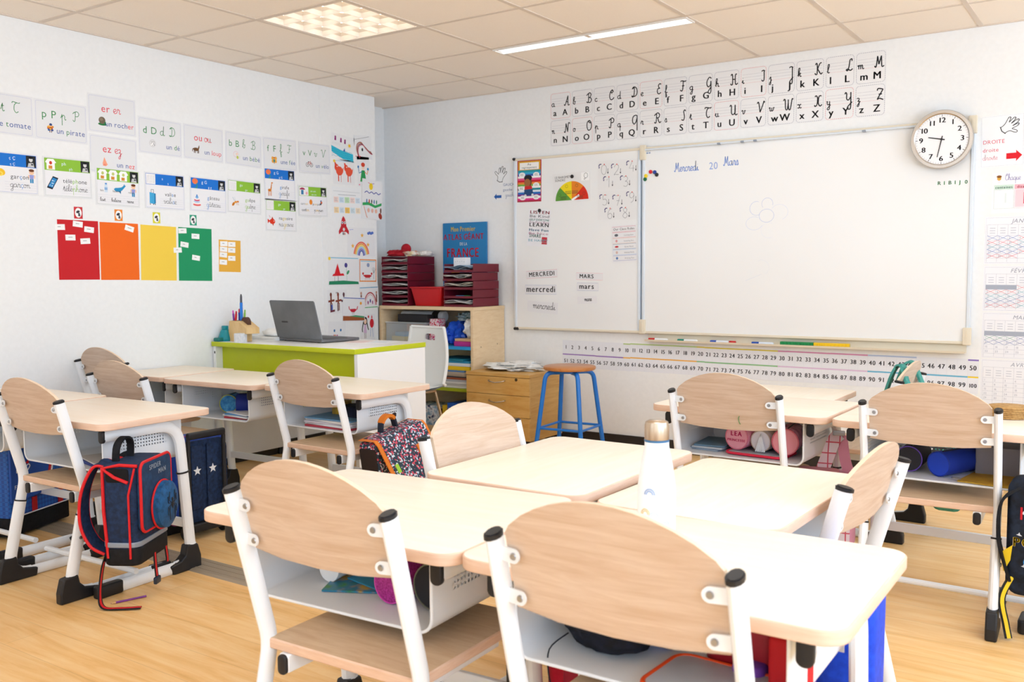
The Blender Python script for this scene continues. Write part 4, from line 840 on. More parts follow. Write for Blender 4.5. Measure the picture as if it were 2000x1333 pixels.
# number line: two rows of sheets with five numbers each
XA, PW = -3.353, 2.622/50
STR = {'1': ['#8f6fb8', '#e9a63a'], }
top_c = lambda n: None if n < 10 else '#b8cf86' if n < 20 else '#dcc84a' if n < 30 else '#d38ab0' if n < 40 else '#b3c3e0' if n < 45 else None if n < 50 else '#8a6fc0'
low_c = lambda n: '#9a78bc' if n < 60 else '#f0b04a' if n < 70 else '#8cc08a' if n < 80 else '#dcc0dc' if n < 90 else '#6ab4d4' if n < 100 else '#f0cc2a'
for row in range(2):
    for q in range(10):
        n0 = row*50+q*5+1; x = XA+PW*5*(q+.5); f = q/10
        zt_ = (.705-.012*f, .612-.012*f)[row]; h_ = (.092, .094)[row]
        s = Sheet('number_strip', 'white number line sheet with the numbers %d to %d' % (n0, n0+4), 'number strip', 'B', x, zt_-h_/2 + (.002 if q in (0, 2, 3) else 0), PW*5+.002, h_, -.4, '#e8eaf1', 'number line sheets under the boards', lift=.0006*(q % 2))
        W_ = (PW*5+.002)*1000
        for k in range(5):
            n = n0+k; xa = k*W_/5; c = (top_c if row == 0 else low_c)(n)
            if c: s.rect(xa, h_*1000-9, xa+W_/5, h_*1000-1, c)
            if k: s.line([(xa, 2), (xa, h_*1000-10)], .6, '#cfd2da', L=True)
            s.text(str(n), xa+W_/10, 32, 36 if n < 100 else 30, '#3a3a42', True, 'c', sx=.9)
        s.done()

# wall clock
t = thing('wall_clock', 'round wall clock with a wide brushed steel rim and black numerals', 'clock', (-.932, YB-.0365, 1.879))
MB().lathe([(.150, 0), (.152, -.02), (.148, -.042)], ax='y', seg=48).build('case', mat('#cfd3d8', .25, .9), t)
MB().lathe([(.152, -.036), (.157, -.043), (.152, -.050), (.138, -.050), (.133, -.046), (.133, -.040)], ax='y', seg=56).build('rim', mat('#c9c4be', .22, .95), t)
fc = Sheet('clock_face', '', '', 'B', 0, 0, .01, .01, out=[(.134*math.cos(2*PI*k/48), .134*math.sin(2*PI*k/48)) for k in range(48)], color='#f3f3f6', M=Matrix.Identity(4))
fc.w = fc.h = 0
for n in range(60):
    a = PI/2-2*PI*n/60; r0_ = 124 if n % 5 else 120; fc.line([(r0_*math.cos(a), r0_*math.sin(a)), (131*math.cos(a), 131*math.sin(a))], 1 if n % 5 else 2.6, '#2c2c34' if n % 5 == 0 else '#8a92a4', L=True); fc.let.k -= 1
for n in range(1, 13):
    a = PI/2-2*PI*n/12; fc.text(str(n), 102*math.cos(a), 102*math.sin(a)-13, 38, '#222228', n > 0, 'c', sx=1.1)
fc.done(); fo = fc.o; fo.parent = t
for k in ('label', 'category'): del fo[k]
fo.matrix_local = Matrix(((1, 0, 0, 0), (0, 0, -1, -.042), (0, 1, 0, 0), (0, 0, 0, 1)))
for nm, ang_, ln, tail, w_ in (('hour_hand', 90-282, 68, 16, 6.5), ('minute_hand', 90-192, 96, 18, 5)):
    a = R(ang_); m_ = MB(); d_ = Vector((math.cos(a), 0, math.sin(a))); n_ = Vector((-math.sin(a), 0, math.cos(a)))
    y = -.0445 if nm[0] == 'h' else -.0455
    P = [d_*(-tail/1000)+n_*(w_/2000), d_*(-tail/1000)-n_*(w_/2000), d_*(ln/1000)-n_*(w_/2600), d_*(ln/1000)+n_*(w_/2600)]
    m_.loft([[p+Vector((0, y, 0)) for p in P], [p+Vector((0, y-.0008, 0)) for p in P]]); m_.build(nm, mat('#1f1f24', .5), t, ang=0)
MB().lathe([(.006, -.044), (.006, -.048)], ax='y', seg=16).build('hub', mat('#1f1f24'), t)
# ------------------------------------------------------------------ school furniture
beech = wood('beech_laminate', '#c8a684', '#d8bd9d', (9, 60, 60), .4, 1.0)
beech_v = wood('beech_laminate_back', '#c6aa92', '#d6c0ad', (6, 50, 80), .4, 1.0)
beech_e = wood('beech_edge', '#d9b297', '#e4c4ac', (14, 14, 120), .5)
top_m = wood('desk_laminate', '#f4e6d3', '#f8eedf', (2.5, 26, 10), .38, 1.0)
top_e = wood('desk_edge', '#e0bba2', '#e9ccb7', (10, 10, 130), .5)
white_met = mat('#eef1f5', .35, 0, .45); blk = mat('#1d1d20', .45); steel = mat('#a8abb0', .3, .9)
tray_m = perforated('tray_white_perforated', '#e9edf2', 'yz', (-.11, .09, .525, .600)); back_m = perforated('tray_back_perforated', '#e9edf2', 'xz', (-.21, .21, .50, .605))
CHAIRG = 'beech school chairs with white frames'; TABLEG = 'beech school desks with open trays'
def make_chair():
    t = thing('school_chair', '', 'chair', group=CHAIRG)
    yp = lambda z: .09*(.752-z)/.342
    s_ = MB()                                              # seat: square behind, rounded in front
    def so(i):
        o = [(-.2+i, .078+i), (.2-i, .078+i)]
        for cx, a0 in ((.14, 0), (-.14, 90)):
            for k in range(7): a = R(a0+15*k); o.append((cx+(.06-i)*math.cos(a), .42+(.06-i)*math.sin(a)))
        return o
    s_.loft([[(x, y, z) for x, y in so(i)] for z, i in ((.397, .003), (.400, 0), (.417, 0), (.420, .003))], 1, 0)
    s_.build('seat', [beech, beech_e], t)
    b = MB(); pts = [(-.184, .625), (-.10, .617), (0, .615), (.10, .617), (.184, .625), (.186, .70), (.186, .758), (.176, .772)]
    for k in range(1, 12): x = .176-.352*k/12; pts.append((x, 0.772+.064*(1-(x/.176)**2)**.9))
    pts += [(-.176, .772), (-.186, .758), (-.186, .70)]
    F = lambda x, z, h: (x, yp(z) + .006 + h - .014*(1-(x/.186)**2), z)
    b.prism(pts, F, .011, 1, 0); 
    b.build('backrest', [beech_v, mat('#e6cdb2', .45)], t, ang=25)
    for sx in (-1, 1):
        x = .2045*sx
        l = MB(); P = fillet([(x, 0, .752), (x, .09, .410), (x, .004, .022), (x, .40, .022)], [.14, .075], 8)
        l.oval(P, .0125, .0205, 0)
        q = [p for p in P if p.z < .285 and (p.y < .05 or p.z > .03)]
        d_ = (Vector((x, .004, .022))-Vector((x, .09, .410))); z0 = Vector((x, .09, .410))+d_*((.410-.315)/(.410-.022))
        l.oval([z0]+[p for p in P if p.z < .30 and p.y < .12], .0155, .0235, 0)
        leg = l.build('leg', white_met, t)
        m_ = MB(); m_.oval([(x, -.0008, .7495), (x, -.0020, .757)], .0135, .0215, 0); m_.oval([(x, -.0020, .757), (x, -.0025, .7595)], .011, .018, 0); m_.build('end_cap', blk, leg)
        m_ = MB(); m_.oval([z0, z0-d_*.014], .0162, .0242); m_.build('collar', blk, leg)
        f = MB(); f.prism([(-.034, 0), (.115, 0), (.12, .034), (.062, .046), (.043, .066), (.036, .100), (-.020, .094), (-.034, .04)], lambda y, z, h: (x-.018+h, y, z), .036); f.build('foot_cap', blk, leg, ang=0, bevel=.006)
        f = MB(); f.slab((x, .39, .021), (.036, .09, .042), .012, .006); f.build('foot_cap', blk, leg)
        for z in (.278, .236):
            p = Vector((x, .09, .410))+d_*((.410-z)/.388)
            MB().lathe([(.007, 0), (.0065, .003), (.003, .004)], c=(p.x+.0155*sx, p.y, p.z), ax='x', seg=12).build('screw', steel, leg)
        for z in (.722, .647):
            k = MB(); y = yp(z)
            k.prism([(0, -.012), (.026, -.012)]+[(.026+.012*math.sin(R(a)), -.012*math.cos(R(a))) for a in range(15, 180, 15)]+[(.026, .012), (0, .012)], lambda a, c, h: (sx*(.193-a), y+.0015-h-.006*(a/.03), z+c), .004)
            br = k.build('bracket', mat('#e9ebee', .35), t, ang=0)
            MB().lathe([(.0062, 0), (.005, -.0022)], c=(sx*.167, y-.0085, z), ax='y', seg=12).build('screw', steel, br)
        r_ = MB(); r_.b2((x-.058*sx-.013, .072, .358), (x-.058*sx+.013, .42, .397)); rail = r_.build('seat_rail', white_met, t, bevel=.003)
        MB().slab((x-.058*sx, .069, .376), (.024, .010, .042), .010, .003, 'y').build('end_plug', blk, rail)
    tb = MB(); tb.b2((-.14, .27, .362), (.14, .30, .392)); tb.build('cross_bar', white_met, t)
    return t
def make_table():
    t = thing('school_desk', '', 'desk', group=TABLEG)
    MB().slab((0, 0, .6355), (.70, .50, .025), .045, .003, 'z', 1, 0, n=8).build('tabletop', [top_m, top_e], t)
    for sx in (-1, 1):
        x = .285*sx
        l = MB(); P = fillet([(x, -.205, .596), (x, .125, .596), (x, .172, .022), (x, -.20, .022)], [.10, .075], 9)
        l.oval(P, .0165, .0235, 0); l.oval([p for p in P if p.z < .40 and p.y > .09], .0185, .0265, 0); l.b2((x-.014, -.08, .612), (x+.014, .06, .6235))
        leg = l.build('leg', white_met, t)
        MB().slab((x, -.208, .594), (.028, .014, .05), .013, .004, 'y').build('end_cap', blk, leg)
        m_ = MB(); m_.oval([(x, .141, .402), (x, .1415, .396)], .0205, .0275); m_.build('collar', blk, leg)
        f = MB(); f.prism([(.205, 0), (.07, 0), (.055, .036), (.105, .047), (.128, .066), (.138, .105), (.190, .10), (.205, .05)], lambda y, z, h: (x-.020+h, y, z), .040); f.build('foot_cap', blk, leg, ang=0, bevel=.006)
        f = MB(); f.slab((x, -.205, .0235), (.039, .11, .047), .014, .007); f.build('foot_cap', blk, leg)
    o = [(-.255, .6225), (-.255, .485)] + [(-.222-.033*math.cos(R(a)), .485-.033*math.sin(R(a))) for a in range(15, 90, 15)] + [(-.222, .452), (.222, .452)] + [(.222+.033*math.sin(R(a)), .485-.033*math.cos(R(a))) for a in range(15, 90, 15)] + [(.255, .485), (.255, .6225)]
    i_ = [(x*(.2515/.255), z if z > .6 else z+.0035 if abs(x) < .23 else z+.002) for x, z in reversed(o)]
    tr = MB(); tr.prism(o+i_, lambda x, z, h: (x, -.185+h, z), .35); tr_o = tr.build('tray', tray_m, t, ang=40)
    MB().b2((-.253, .163, .456), (.253, .1655, .6225)).build('perforated_back', back_m, tr_o, ang=0)
    rim = MB(); rim.tube([(x, -.185, z) for x, z in [((a+c)/2, (b+d)/2) for (a, b), (c, d) in zip(o, reversed(i_))]], .0036, 0, 8); rim.build('rolled_edge', white_met, tr_o)
    MB().b2((-.30, .146, .170), (.30, .160, .206)).build('cross_bar', white_met, t, bevel=.003)
    r_ = MB(); r_.tube([(-.292, -.09, .060), (.292, -.09, .060)], .0115); r_.build('floor_rail', white_met, t)
    return t
ch0 = make_chair(); tb0 = make_table()
TABLES = {  # x, y, rotation, top height, scale x, scale y
 'T2': (-1.436, 1.610, 2.8, .648, 1.02, 1.05, 'beech desk holding a paper cup and a glitter case in its tray'),
 'T1': (-.710, 1.622, .3, .648, 1.03, .99, 'beech desk closest to the camera, with an orange-rimmed slate in its tray'),
 'T3': (-1.330, 2.228, -90.8, .652, .97, .98, 'beech desk turned sideways in the near cluster, beside the pale back-lit chair'),
 'T4': (-.828, 2.215, 88, .642, .93, .90, 'beech desk turned sideways in the near cluster, behind the white water bottle'),
 'L': (-3.430, 2.150, 2.1, .647, 1, 1, 'beech desk with the red-trimmed backpack hanging from its side'),
 'L2': (-4.165, 2.168, 2.0, .645, 1, 1, 'beech desk mostly hidden behind the chair at the left wall'),
 'M0': (-4.462, 3.225, 2.2, .647, .64, 1, 'narrow-looking beech desk in the back left row, against the left wall'),
 'M1': (-3.895, 3.225, 2.2, .645, .97, .97, 'middle desk of the back left row, blue pencil case in its tray'),
 'M2': (-3.175, 3.262, -1.3, .648, .97, .97, 'desk in front of the teacher desk end, floral satchel hanging on its side'),
 'R1': (-1.280, 3.640, -1.3, .650, 1, 1, 'desk with pink round pencil cases in its tray, left front of the far cluster'),
 'R2': (-.565, 3.622, -1.2, .649, 1, 1, 'desk with a stack of round discs on top, right front of the far cluster'),
 'R3': (-1.350, 4.215, 90, .617, .88, 1, 'desk turned sideways under the number line, behind the pink pencil case desk')}
for i, (k, a) in enumerate(TABLES.items()):
    q = tb0 if i == 0 else dup(tb0)
    q.location = a[:2]+(0,); q.rotation_euler = (0, 0, R(a[2])); q.scale = (a[4], a[5], a[3]/.648); q['label'] = a[6]
CH = (('C2', -1.304, 1.222, 1.4, .757, 'beech chair at the near desk with the paper cup, red bag strap beside it'), ('C1', -.661, 1.222, .4, .762, 'beech chair closest to the camera, its curved back cutting across the white bottle'),
 ('L', -3.400, 1.826, 1.0, .735, 'beech chair by the hanging red-trimmed backpack, white legs with black feet'), ('M0', -4.452, 2.785, 1.0, .737, 'beech chair against the left wall, half behind another chair back'), ('M1', -3.960, 2.550, 1.3, .714, 'beech chair just in front of the one against the left wall'),
 ('M2', -3.060, 2.866, -.5, .732, 'beech chair in front of the lime green desk panel'), ('T3', -1.632, 2.196, -94.5, .724, 'pale back-lit chair beside the floral satchel, facing the sideways desk'), ('T4', -.520, 2.315, 84.5, .700, 'chair seen edge-on at the right of the near cluster, its white posts close together'),
 ('R1', -1.262, 3.240, .8, .737, 'beech chair with a small green scribble on its back'), ('R2', -.572, 3.262, 2.5, .740, 'beech chair at the desk with the round discs, right of the scribbled chair'), ('R4', -.850, 4.420, 88, .705, 'chair with teal bag straps over its back, behind the other chairs'))
for i, (k, x, y, rz, z, lb) in enumerate(CH):
    q = ch0 if i == 0 else dup(ch0)
    q.location = (x, y, 0); q.rotation_euler = (0, 0, R(rz)); q.scale = (1, 1, z/.757); q['label'] = lb
    if k == 'R1':
        g_ = MB(); yp = lambda z: .09*(.752-z)/.342
        pts = smooth([(.055, 0, .672), (.051, 0, .663), (.052, 0, .650), (.056, 0, .640)], 4)
        g_.sweep([(p.x, yp(p.z)+.006-.014*(1-(p.x/.186)**2)-.0006, p.z) for p in pts], [(-.001, -.0004), (.001, -.0004), (.001, .0004), (-.001, .0004)], 0, (1, 0, 0)); g_.build('pencil_scribble', mat('#4a9a55'), q)

# ------------------------------------------------------------------ teacher's corner
lime, wlam = mat('#c2cc14', .4), mat('#f4f4f5', .35)
t = thing('teacher_desk', 'white teacher desk with lime green edge and front panel', 'desk', (-4.095, 3.96, 0))
MB().slab((0, 0, .761), (1.19, .60, .028), .004, .002, 'z', 1, 0).build('desktop', [mat('#f3f2ee', .3), lime], t)
for sx in (-1, 1): 
    p = MB().b2((.587*sx-.0125, -.285, .045), (.587*sx+.0125, .285, .746)).build('side_panel', wlam, t, bevel=.001)
    for y in (-.22, .22): MB().lathe([(.018, 0), (.018, .03), (.010, .046)], c=(.587*sx, y, 0), seg=12).build('levelling_foot', blk, p)
MB().b2((-.574, -.235, .36), (.574, -.217, .746)).build('front_panel', lime, t, ang=0)
lk = MB().b2((-.535, -.287, .700), (-.515, -.285, .716)); 
m_ = MB(); m_.b2((-.587, -.2868, .702), (-.579, -.2848, .716)); m_.build('fixing', mat('#3a3a3a'), t)
# laptop
Lp = thing('laptop', 'open grey laptop, its lid turned to the class, on the teacher desk', 'laptop', (-4.187, 3.905, .775), -6)
gl = mat('#6f7074', .42, .6); gd = mat('#3d3e42', .5)
MB().slab((0, .145, .012), (.43, .29, .016), .012, .004).build('base', gl, Lp)
MB().slab((0, .135, .0208), (.38, .16, .002), .004, .0005).build('keyboard', gd, Lp)
ld = MB(); ld.T = Matrix.Translation((0, .004, .020)) @ Matrix.Rotation(R(14), 4, 'X')
ld.slab((0, 0, .118), (.43, .008, .236), .012, .003, 'y'); lid = ld.build('lid', noisy('brushed_grey', '#686a6e', '#74767a', 6, .4, 0), Lp)
sc_ = MB(); sc_.T = ld.T; sc_.b2((-.20, .0041, .018), (.20, .0050, .222)); sc_.build('screen', mat('#121216', .15), lid, ang=0)
lg = MB(); lg.T = ld.T
lg.b2((-.135, -.0046, .098), (-.075, -.0039, .108)); lg.build('lid_mark', mat('#56575b', .4, .6), lid, ang=0)
for x in (-.16, .16): MB().lathe([(.008, 0), (.008, .005)], c=(x, .02, 0), seg=10).build('rubber_foot', blk, Lp)
# desk-top things
t = thing('desk_organiser', 'pale wooden desk organiser holding pens, shaped with a sloped front', 'organiser', (-4.555, 3.775, .775), -8)
o_ = MB(); o_.prism([(-.075, 0), (.052, 0), (.052, .05), (.135, .05), (.135, .085), (.045, .125), (-.035, .125), (-.055, .125)], lambda x, z, h: (x, -.045+h, z), .09); o_.build('body', wood('pale_wood', '#dcb478', '#e9c894', (20, 60, 6), .5), t, ang=0, bevel=.003)
d = MB(); d.lathe([(.036, -.012), (.036, .012)], c=(.062, 0, .113), ax='y', seg=24); d.build('tape_roll', mat('#5a3a2c', .5), t)
MB().b2((-.045, -.035, .1255), (.020, .035, .1262)).build('pen_slot', mat('#8a6a44'), t, ang=0)
for i, (x, y, h_, r_, c, c2, tl, lb) in enumerate(((-.042, -.02, .062, .006, '#8a3aa8', '#d84ac0', -6, 'purple pen standing in the desk organiser'), (-.030, .012, .070, .007, '#2a4ac0', '#d8303a', 0, 'blue pen with a red top in the desk organiser'), (-.018, -.022, .058, .007, '#d02a36', '#b82030', 8, 'red marker standing in the desk organiser'), (-.004, .018, .074, .006, '#e8e8ec', '#c0c4cc', -4, 'white pen standing in the desk organiser'), (.010, 0, .160, .009, '#1f78d8', '#4a4a52', 1, 'tall blue compass with a grey tip in the desk organiser'), (.012, .02, .066, .006, '#8ac04a', '#8ac04a', 6, 'green pen standing in the desk organiser'))):
    p = thing('pen', lb, 'pen', (0, 0, 0), 0, 'pens in the desk organiser')
    p.location = Vector((-4.555, 3.775, .9015)) + Matrix.Rotation(R(-8), 3, 'Z') @ Vector((x, y, 0)); p.rotation_euler = (0, R(tl), 0)
    MB().lathe([(r_*.9, 0), (r_, .01), (r_, h_*.68)], seg=10).build('barrel', mat(c, .35), p)
    MB().lathe([(r_*.8, h_*.68), (r_*.75, h_*.92), (r_*.4, h_)], seg=10).build('cap', mat(c2, .35), p)
t = thing('tape_dispenser', 'teal plastic tape dispenser at the left end of the teacher desk', 'tape dispenser', (-4.652, 3.735, .775))
te = mat('#168a98', .3)
o_ = MB(); o_.lathe([(.040, 0), (.044, .012), (.030, .055), (.022, .070)], seg=20); o_.build('body', te, t)
MB().slab((0, 0, .082), (.034, .03, .024), .006, .004).build('cutter', te, t); MB().slab((.0, -.048, .012), (.05, .05, .024), .012, .008).build('base', mat('#14706a', .35), t)
pl = MB()
for i in range(5): pl.box((.004*((i*7) % 3-1), .003*((i*5) % 3-1), .002+.0042*i), (.24, .17, .004), 0, R(3*((i*3) % 3-1)))
pl.crumple((.02, .01, .042), (.11, .075, .028), 0, 5, .18)
tag(pl.build('paper_pile', noisy('tissue', '#f2f1ee', '#f8f7f5', 20, .8, .2), loc=(-4.50, 3.985, .775)), 'white pile of papers and tissue beside the open laptop', 'paper')
t = tag(MB().slab((0, 0, .0275), (.055, .055, .055), .003, .002).build('note_block', noisy('note_block', '#e8e9ec', '#d5d7dd', 60, .6, 0), loc=(-4.475, 3.705, .775)), 'small white note cube beside the desk organiser', 'note block')
t.rotation_euler = (0, 0, R(12))
s = Sheet('printed_sheet', 'flat printed sheet lying on the teacher desk, right of the laptop', 'paper', 'B', 0, 0, .297, .21, color='#eee9e6', M=Matrix.Translation((-3.80, 4.10, .7755)) @ Matrix.Rotation(R(20), 4, 'Z')); s.rect(20, 20, 140, 190, '#e6cfcb'); s.rect(160, 30, 280, 180, '#dfe3e6'); s.done()
# teacher's white chair
t = thing('teacher_chair', 'white plastic shell chair with thin chrome legs behind the teacher desk', 'chair', (-4.03, 4.62, 0), 172); t.scale = (1, 1, .97)
def shell(x, v):    # v 0..1 seat front -> back top
    w_ = .205 + .02*math.sin(v*PI) - (.045*max(0, v-.55)/.45); 
    if v < .5: y, z = .20-.40*(v/.5), .44-.012*math.sin(v*2*PI)
    else: q = (v-.5)/.5; y, z = -.20-.085*q-.03*math.sin(q*PI), .44+.40*q
    return Vector((x*w_, y + .03*x*x*(1 if v > .5 else 0), z + .018*x*x*(1 if v <= .5 else .2)))
def shell_mesh(v0, v1, n, th, holes=False):
    m = MB(); C = 14
    for sgn in (0, 1):
        base = len(m.v); vs = []
        for i in range(n+1):
            for j in range(C+1):
                p = shell(-1+2*j/C, v0+(v1-v0)*i/n); vv = v0+(v1-v0)*i/n
                vs.append(p + (Vector((0, 0, -th)) if vv < .5 else Vector((0, -th, 0)))*sgn)
        fs = []
        for i in range(n):
            for j in range(C):
                if holes and i in (n-3, n-4) and 5 <= j <= 8: continue
                if holes and 2 <= i <= 9 and i % 2 and j in (2, 3, 4, 5, 8, 9, 10, 11): pass
                a = i*(C+1)+j; fs.append((a, a+1, a+C+2, a+C+1))
        m.add(vs, fs)
    return m
ws = mat('#eeeeec', .35); sm_ = shell_mesh(0, .5, 8, .010); o_ = sm_.build('seat', ws, t); sd = o_.modifiers.new('s', 'SUBSURF'); sd.levels = 0; sd.render_levels = 1
o_ = shell_mesh(.5, 1, 18, .010, True).build('backrest', ws, t); sd = o_.modifiers.new('s', 'SUBSURF'); sd.levels = 0; sd.render_levels = 1
e_ = MB()
for sx in (-1, 1): e_.tube([shell(sx, .5+.5*k/14)+Vector((0, -.005, 0)) for k in range(15)], .012)
e_.tube([shell(-1+2*k/10, 1)+Vector((0, -.005, 0)) for k in range(11)], .010); e_.build('backrest_rim', ws, t)
for sx in (-1, 1):
    for y0, y1 in ((.15, .22), (-.17, -.25)):
        MB().tube([(sx*.16, y0, .425), (sx*.215, y1, .006)], .010).build('leg', mat('#c9b9a4', .2, .9), t)
    MB().tube([(sx*.165, .15, .42), (sx*.165, -.17, .42)], .010).build('seat_bar', mat('#c9b9a4', .2, .9), t)

# bookcase in the alcove
pale = wood('maple_laminate', '#e2c49a', '#ecd3ae', (12, 12, 60), .45); pale_i = wood('maple_inside', '#d9c3a2', '#e4d0b2', (12, 12, 60), .5)
bx0, bx1, by0, by1 = -4.71, -3.842, 5.19, 5.572
t = thing('bookcase', 'open maple bookcase with blue and lime shelves in the alcove', 'bookcase', ((bx0+bx1)/2, (by0+by1)/2, 0)); w_, d_ = (bx1-bx0)/2, (by1-by0)/2
MB().b2((-w_, -d_, .918), (w_+.004, d_, .942)).build('top_panel', pale, t, bevel=.001)
for sx in (-1, 1): MB().b2((sx*w_-.011-.011*sx, -d_, 0), (sx*w_+.011-.011*sx, d_, .918)).build('side_panel', pale, t, bevel=.001)
MB().b2((-w_+.022, d_-.008, .06), (w_-.022, d_, .918)).build('back_panel', pale_i, t, ang=0)
for z, c, nm in ((.642, '#2f9fe0', 0), (.345, '#aebc1c', 0), (.06, '#d8c09a', 0)): MB().b2((-w_+.022, -d_+.003, z), (w_-.022, d_-.008, z+.022)).build('shelf', mat(c, .4), t, ang=0)
MB().b2((-w_+.022, -d_+.02, 0), (w_-.022, -d_+.036, .06)).build('plinth', pale, t, ang=0)
for y, z in ((-.10, .66), (.10, .67)): MB().lathe([(.004, 0), (.004, .001)], c=(w_, y, z), ax='x', seg=8).build('cam_hole', mat('#6a5a40'), t)

# letter trays on top: every tray is a thing of its own
burg = mat('#6d1226', .4); paper = mat('#eceae8', .7)
def letter_tray(x, y, z, w2, dp, h_, lab, pap=1, rot=0, grp=''):
    t = thing('letter_tray', lab, 'letter tray', (x, y, z), rot, grp); a, b = w2/2, dp/2
    m = MB(); m.b2((-a, -b, 0), (a, b, .004)); m.b2((-a, -b, 0), (-a+.004, b, h_)); m.b2((a-.004, -b, 0), (a, b, h_)); m.b2((-a, b-.004, 0), (a, b, h_))
    m.build('tray_body', burg, t, bevel=.0015)
    MB().prism([(-a, .0), (a, .0), (a, .016), (-a, .016)], lambda x_, z_, k: (x_, -b-.004+k, z_), .005).build('front_lip', burg, t, ang=0)
    return t
def wavy_paper(x, y, z, w2, dp, seed, lab, n=3, c='#eceae8'):
    m = MB(); r = random.Random(seed)
    for k in range(n):
        a = r.uniform(-.02, .02); L_ = []
        ox, oy = r.uniform(-.012, .012), r.uniform(-.012, .004)
        amp = r.uniform(.004, .014)
        P = [(-w2/2+w2*i/8, amp*math.sin(i*.9+seed+k)*(.3+.7*i/8)+.006*k) for i in range(9)]
        out = [(px, pz+.006) for px, pz in P] + [(px, pz+.0075) for px, pz in reversed(P)]
        m.prism(out, lambda px, pz, h: (x+ox+px, y-dp/2+.012+oy*.5+h*.93, z+max(.0175, pz+.0195)), dp)
    return tag(m.build('paper_stack', mat(c, .7), ang=20), lab, 'paper', 'papers lying in the letter trays')
ordl = ('lowest', 'second from the bottom', 'third from the bottom', 'fourth from the bottom', 'second from the top', 'topmost')
for i in range(6):
    z = .9425+.0605*i
    letter_tray(-4.568, 5.365, z, .252, .31, .059, 'burgundy letter tray, %s of the six-tray stack' % ordl[i], 1, 0, 'burgundy letter trays of the left stack')
    wavy_paper(-4.566, 5.335, z+.003, .226, .30, i, 'white papers in the tray %s of the six-tray stack' % ordl[i], 2 if i in (0, 5) else 3)
ordr = ('lowest', 'second from the bottom', 'middle', 'second from the top', 'topmost')
for i in range(5):
    z = .9425+.0605*i; dx = (0, 0, .002, -.006, .004)[i]
    letter_tray(-3.982+dx, 5.365, z, .256, .31, .059, 'burgundy letter tray, %s of the five-tray stack' % ordr[i], 1, 0, 'burgundy letter trays of the right stack')
    if i != 1: wavy_paper(-3.980, 5.33, z+.003, .224, .30, 10+i, 'papers in the %s tray of the five-tray stack' % ordr[i], 3, ('#eceae8', '#3a8ab0', '#e6dfd2', '#e8e6e2', '#9ab4cc')[i])
t = thing('marker_pen', 'blue and green marker lying in a tray of the five-tray stack', 'pen', (-4.02, 5.235, 1.0145), 4)
MB().lathe([(.008, 0), (.008, .07)], ax='x', seg=10).build('barrel', mat('#2a86b8'), t); MB().lathe([(.009, .07), (.009, .115), (.006, .12)], ax='x', seg=10).build('cap', mat('#17804a'), t)
z6 = .9425+.0605*6; z5 = .9425+.0605*5
cl = MB(); cl.crumple((-4.60, 5.30, z6+.022), (.095, .09, .028), 0, 3, .35, 4); cl.ell((-4.565, 5.34, z6+.055), (.04, .035, .04), 0, 10, 8); tag(cl.build('red_cloth', noisy('red_cloth', '#a01a2a', '#b8222f', 30, .9, .2)), 'crumpled dark red cloth on top of the left tray stack', 'cloth')
cl = MB(); cl.crumple((-4.515, 5.35, z6+.018), (.06, .10, .022), 0, 9, .3, 4); tag(cl.build('crumpled_paper', noisy('printed_paper', '#e8cf9a', '#f2ece4', 16, .8, .3, 3, '#d8855a')), 'crumpled orange and white paper on the left tray stack', 'paper')
cl = MB(); cl.crumple((-4.455, 5.44, z6+.020), (.05, .07, .024), 0, 12, .25, 3); tag(cl.build('folded_paper', mat('#e6e2dc', .8)), 'folded white paper at the back corner of the left tray stack', 'paper')
s = MB(); s.T = Matrix.Translation((-4.015, 5.30, z5-.0545)) @ Matrix.Rotation(R(-3), 4, 'Z'); s.slab((0, 0, .049), (.115, .05, .098), .002, .001); o_ = tag(s.build('white_box', mat('#ecebed', .5)), 'small white dotted box standing in the topmost tray of the right stack', 'box')
dm = MB(); dm.T = s.T
for i in range(5): dm.lathe([(.0022, -.0262), (.0022, -.0252)], c=(-.04+.02*i, 0, .068+.004*(i % 2)), ax='y', seg=8)
dm.build('dots', mat('#8a8f9a'), o_)
# atlas leaning against the wall
t = thing('atlas_book', 'giant blue atlas of France leaning against the wall between the letter trays', 'book', (-4.185, 5.572, .9425)); t.rotation_euler = (R(-.4), 0, 0)
MB().slab((0, -.012, .305), (.400, .018, .608), .004, .002, 'y').build('cover', mat('#1d78b4', .35), t)
MB().b2((-.195, -.0195, .004), (.196, -.004, .606)).build('page_block', mat('#e4e0d6', .7), t, ang=0)
A = Sheet('cover_print', '', '', 'B', 0, 0, .40, .60, color='#1f7cb8', M=Matrix.Identity(4)); 
for k in ('label', 'category'): del A.o[k]
A.text('Mon Premier', 190, 540, 50, '#f2cc2a', True, 'c', sx=.72); A.text('ATLAS G\u00c9ANT', 194, 478, 62, '#c8242e', True, 'c', sx=.80); A.text('DE LA', 194, 436, 32, '#eef0f0', True, 'c', sx=.7); A.text('FRANCE', 186, 350, 94, '#d8242e', True, 'c', sx=.74)
A.ell(88, 216, 50, 22, '#e8b02a', rot=14); A.ell(60, 186, 22, 30, '#e8b02a', rot=-20); A.ell(130, 232, 30, 12, '#d89a22', rot=20); A.ell(200, 80, 150, 60, '#2f94b8'); A.ell(260, 60, 90, 40, '#4aa85a'); A.done(); A.o.parent = t; A.o.matrix_local = Matrix(((1, 0, 0, 0), (0, 0, -1, -.0213), (0, 1, 0, .305), (0, 0, 0, 1)))
# red bin between the stacks
t = thing('plastic_bin', 'bright red plastic bin between the two letter tray stacks', 'bin', (-4.280, 5.33, .9425))
bn = MB(); bn.slab((0, 0, .066), (.235, .20, .130), .02, .004, 'z', taper=-.22); bn.build('body', mat('#c4161c', .35), t)
MB().slab((0, 0, .134), (.300, .262, .010), .024, .004).build('rim', mat('#c4161c', .35), t)
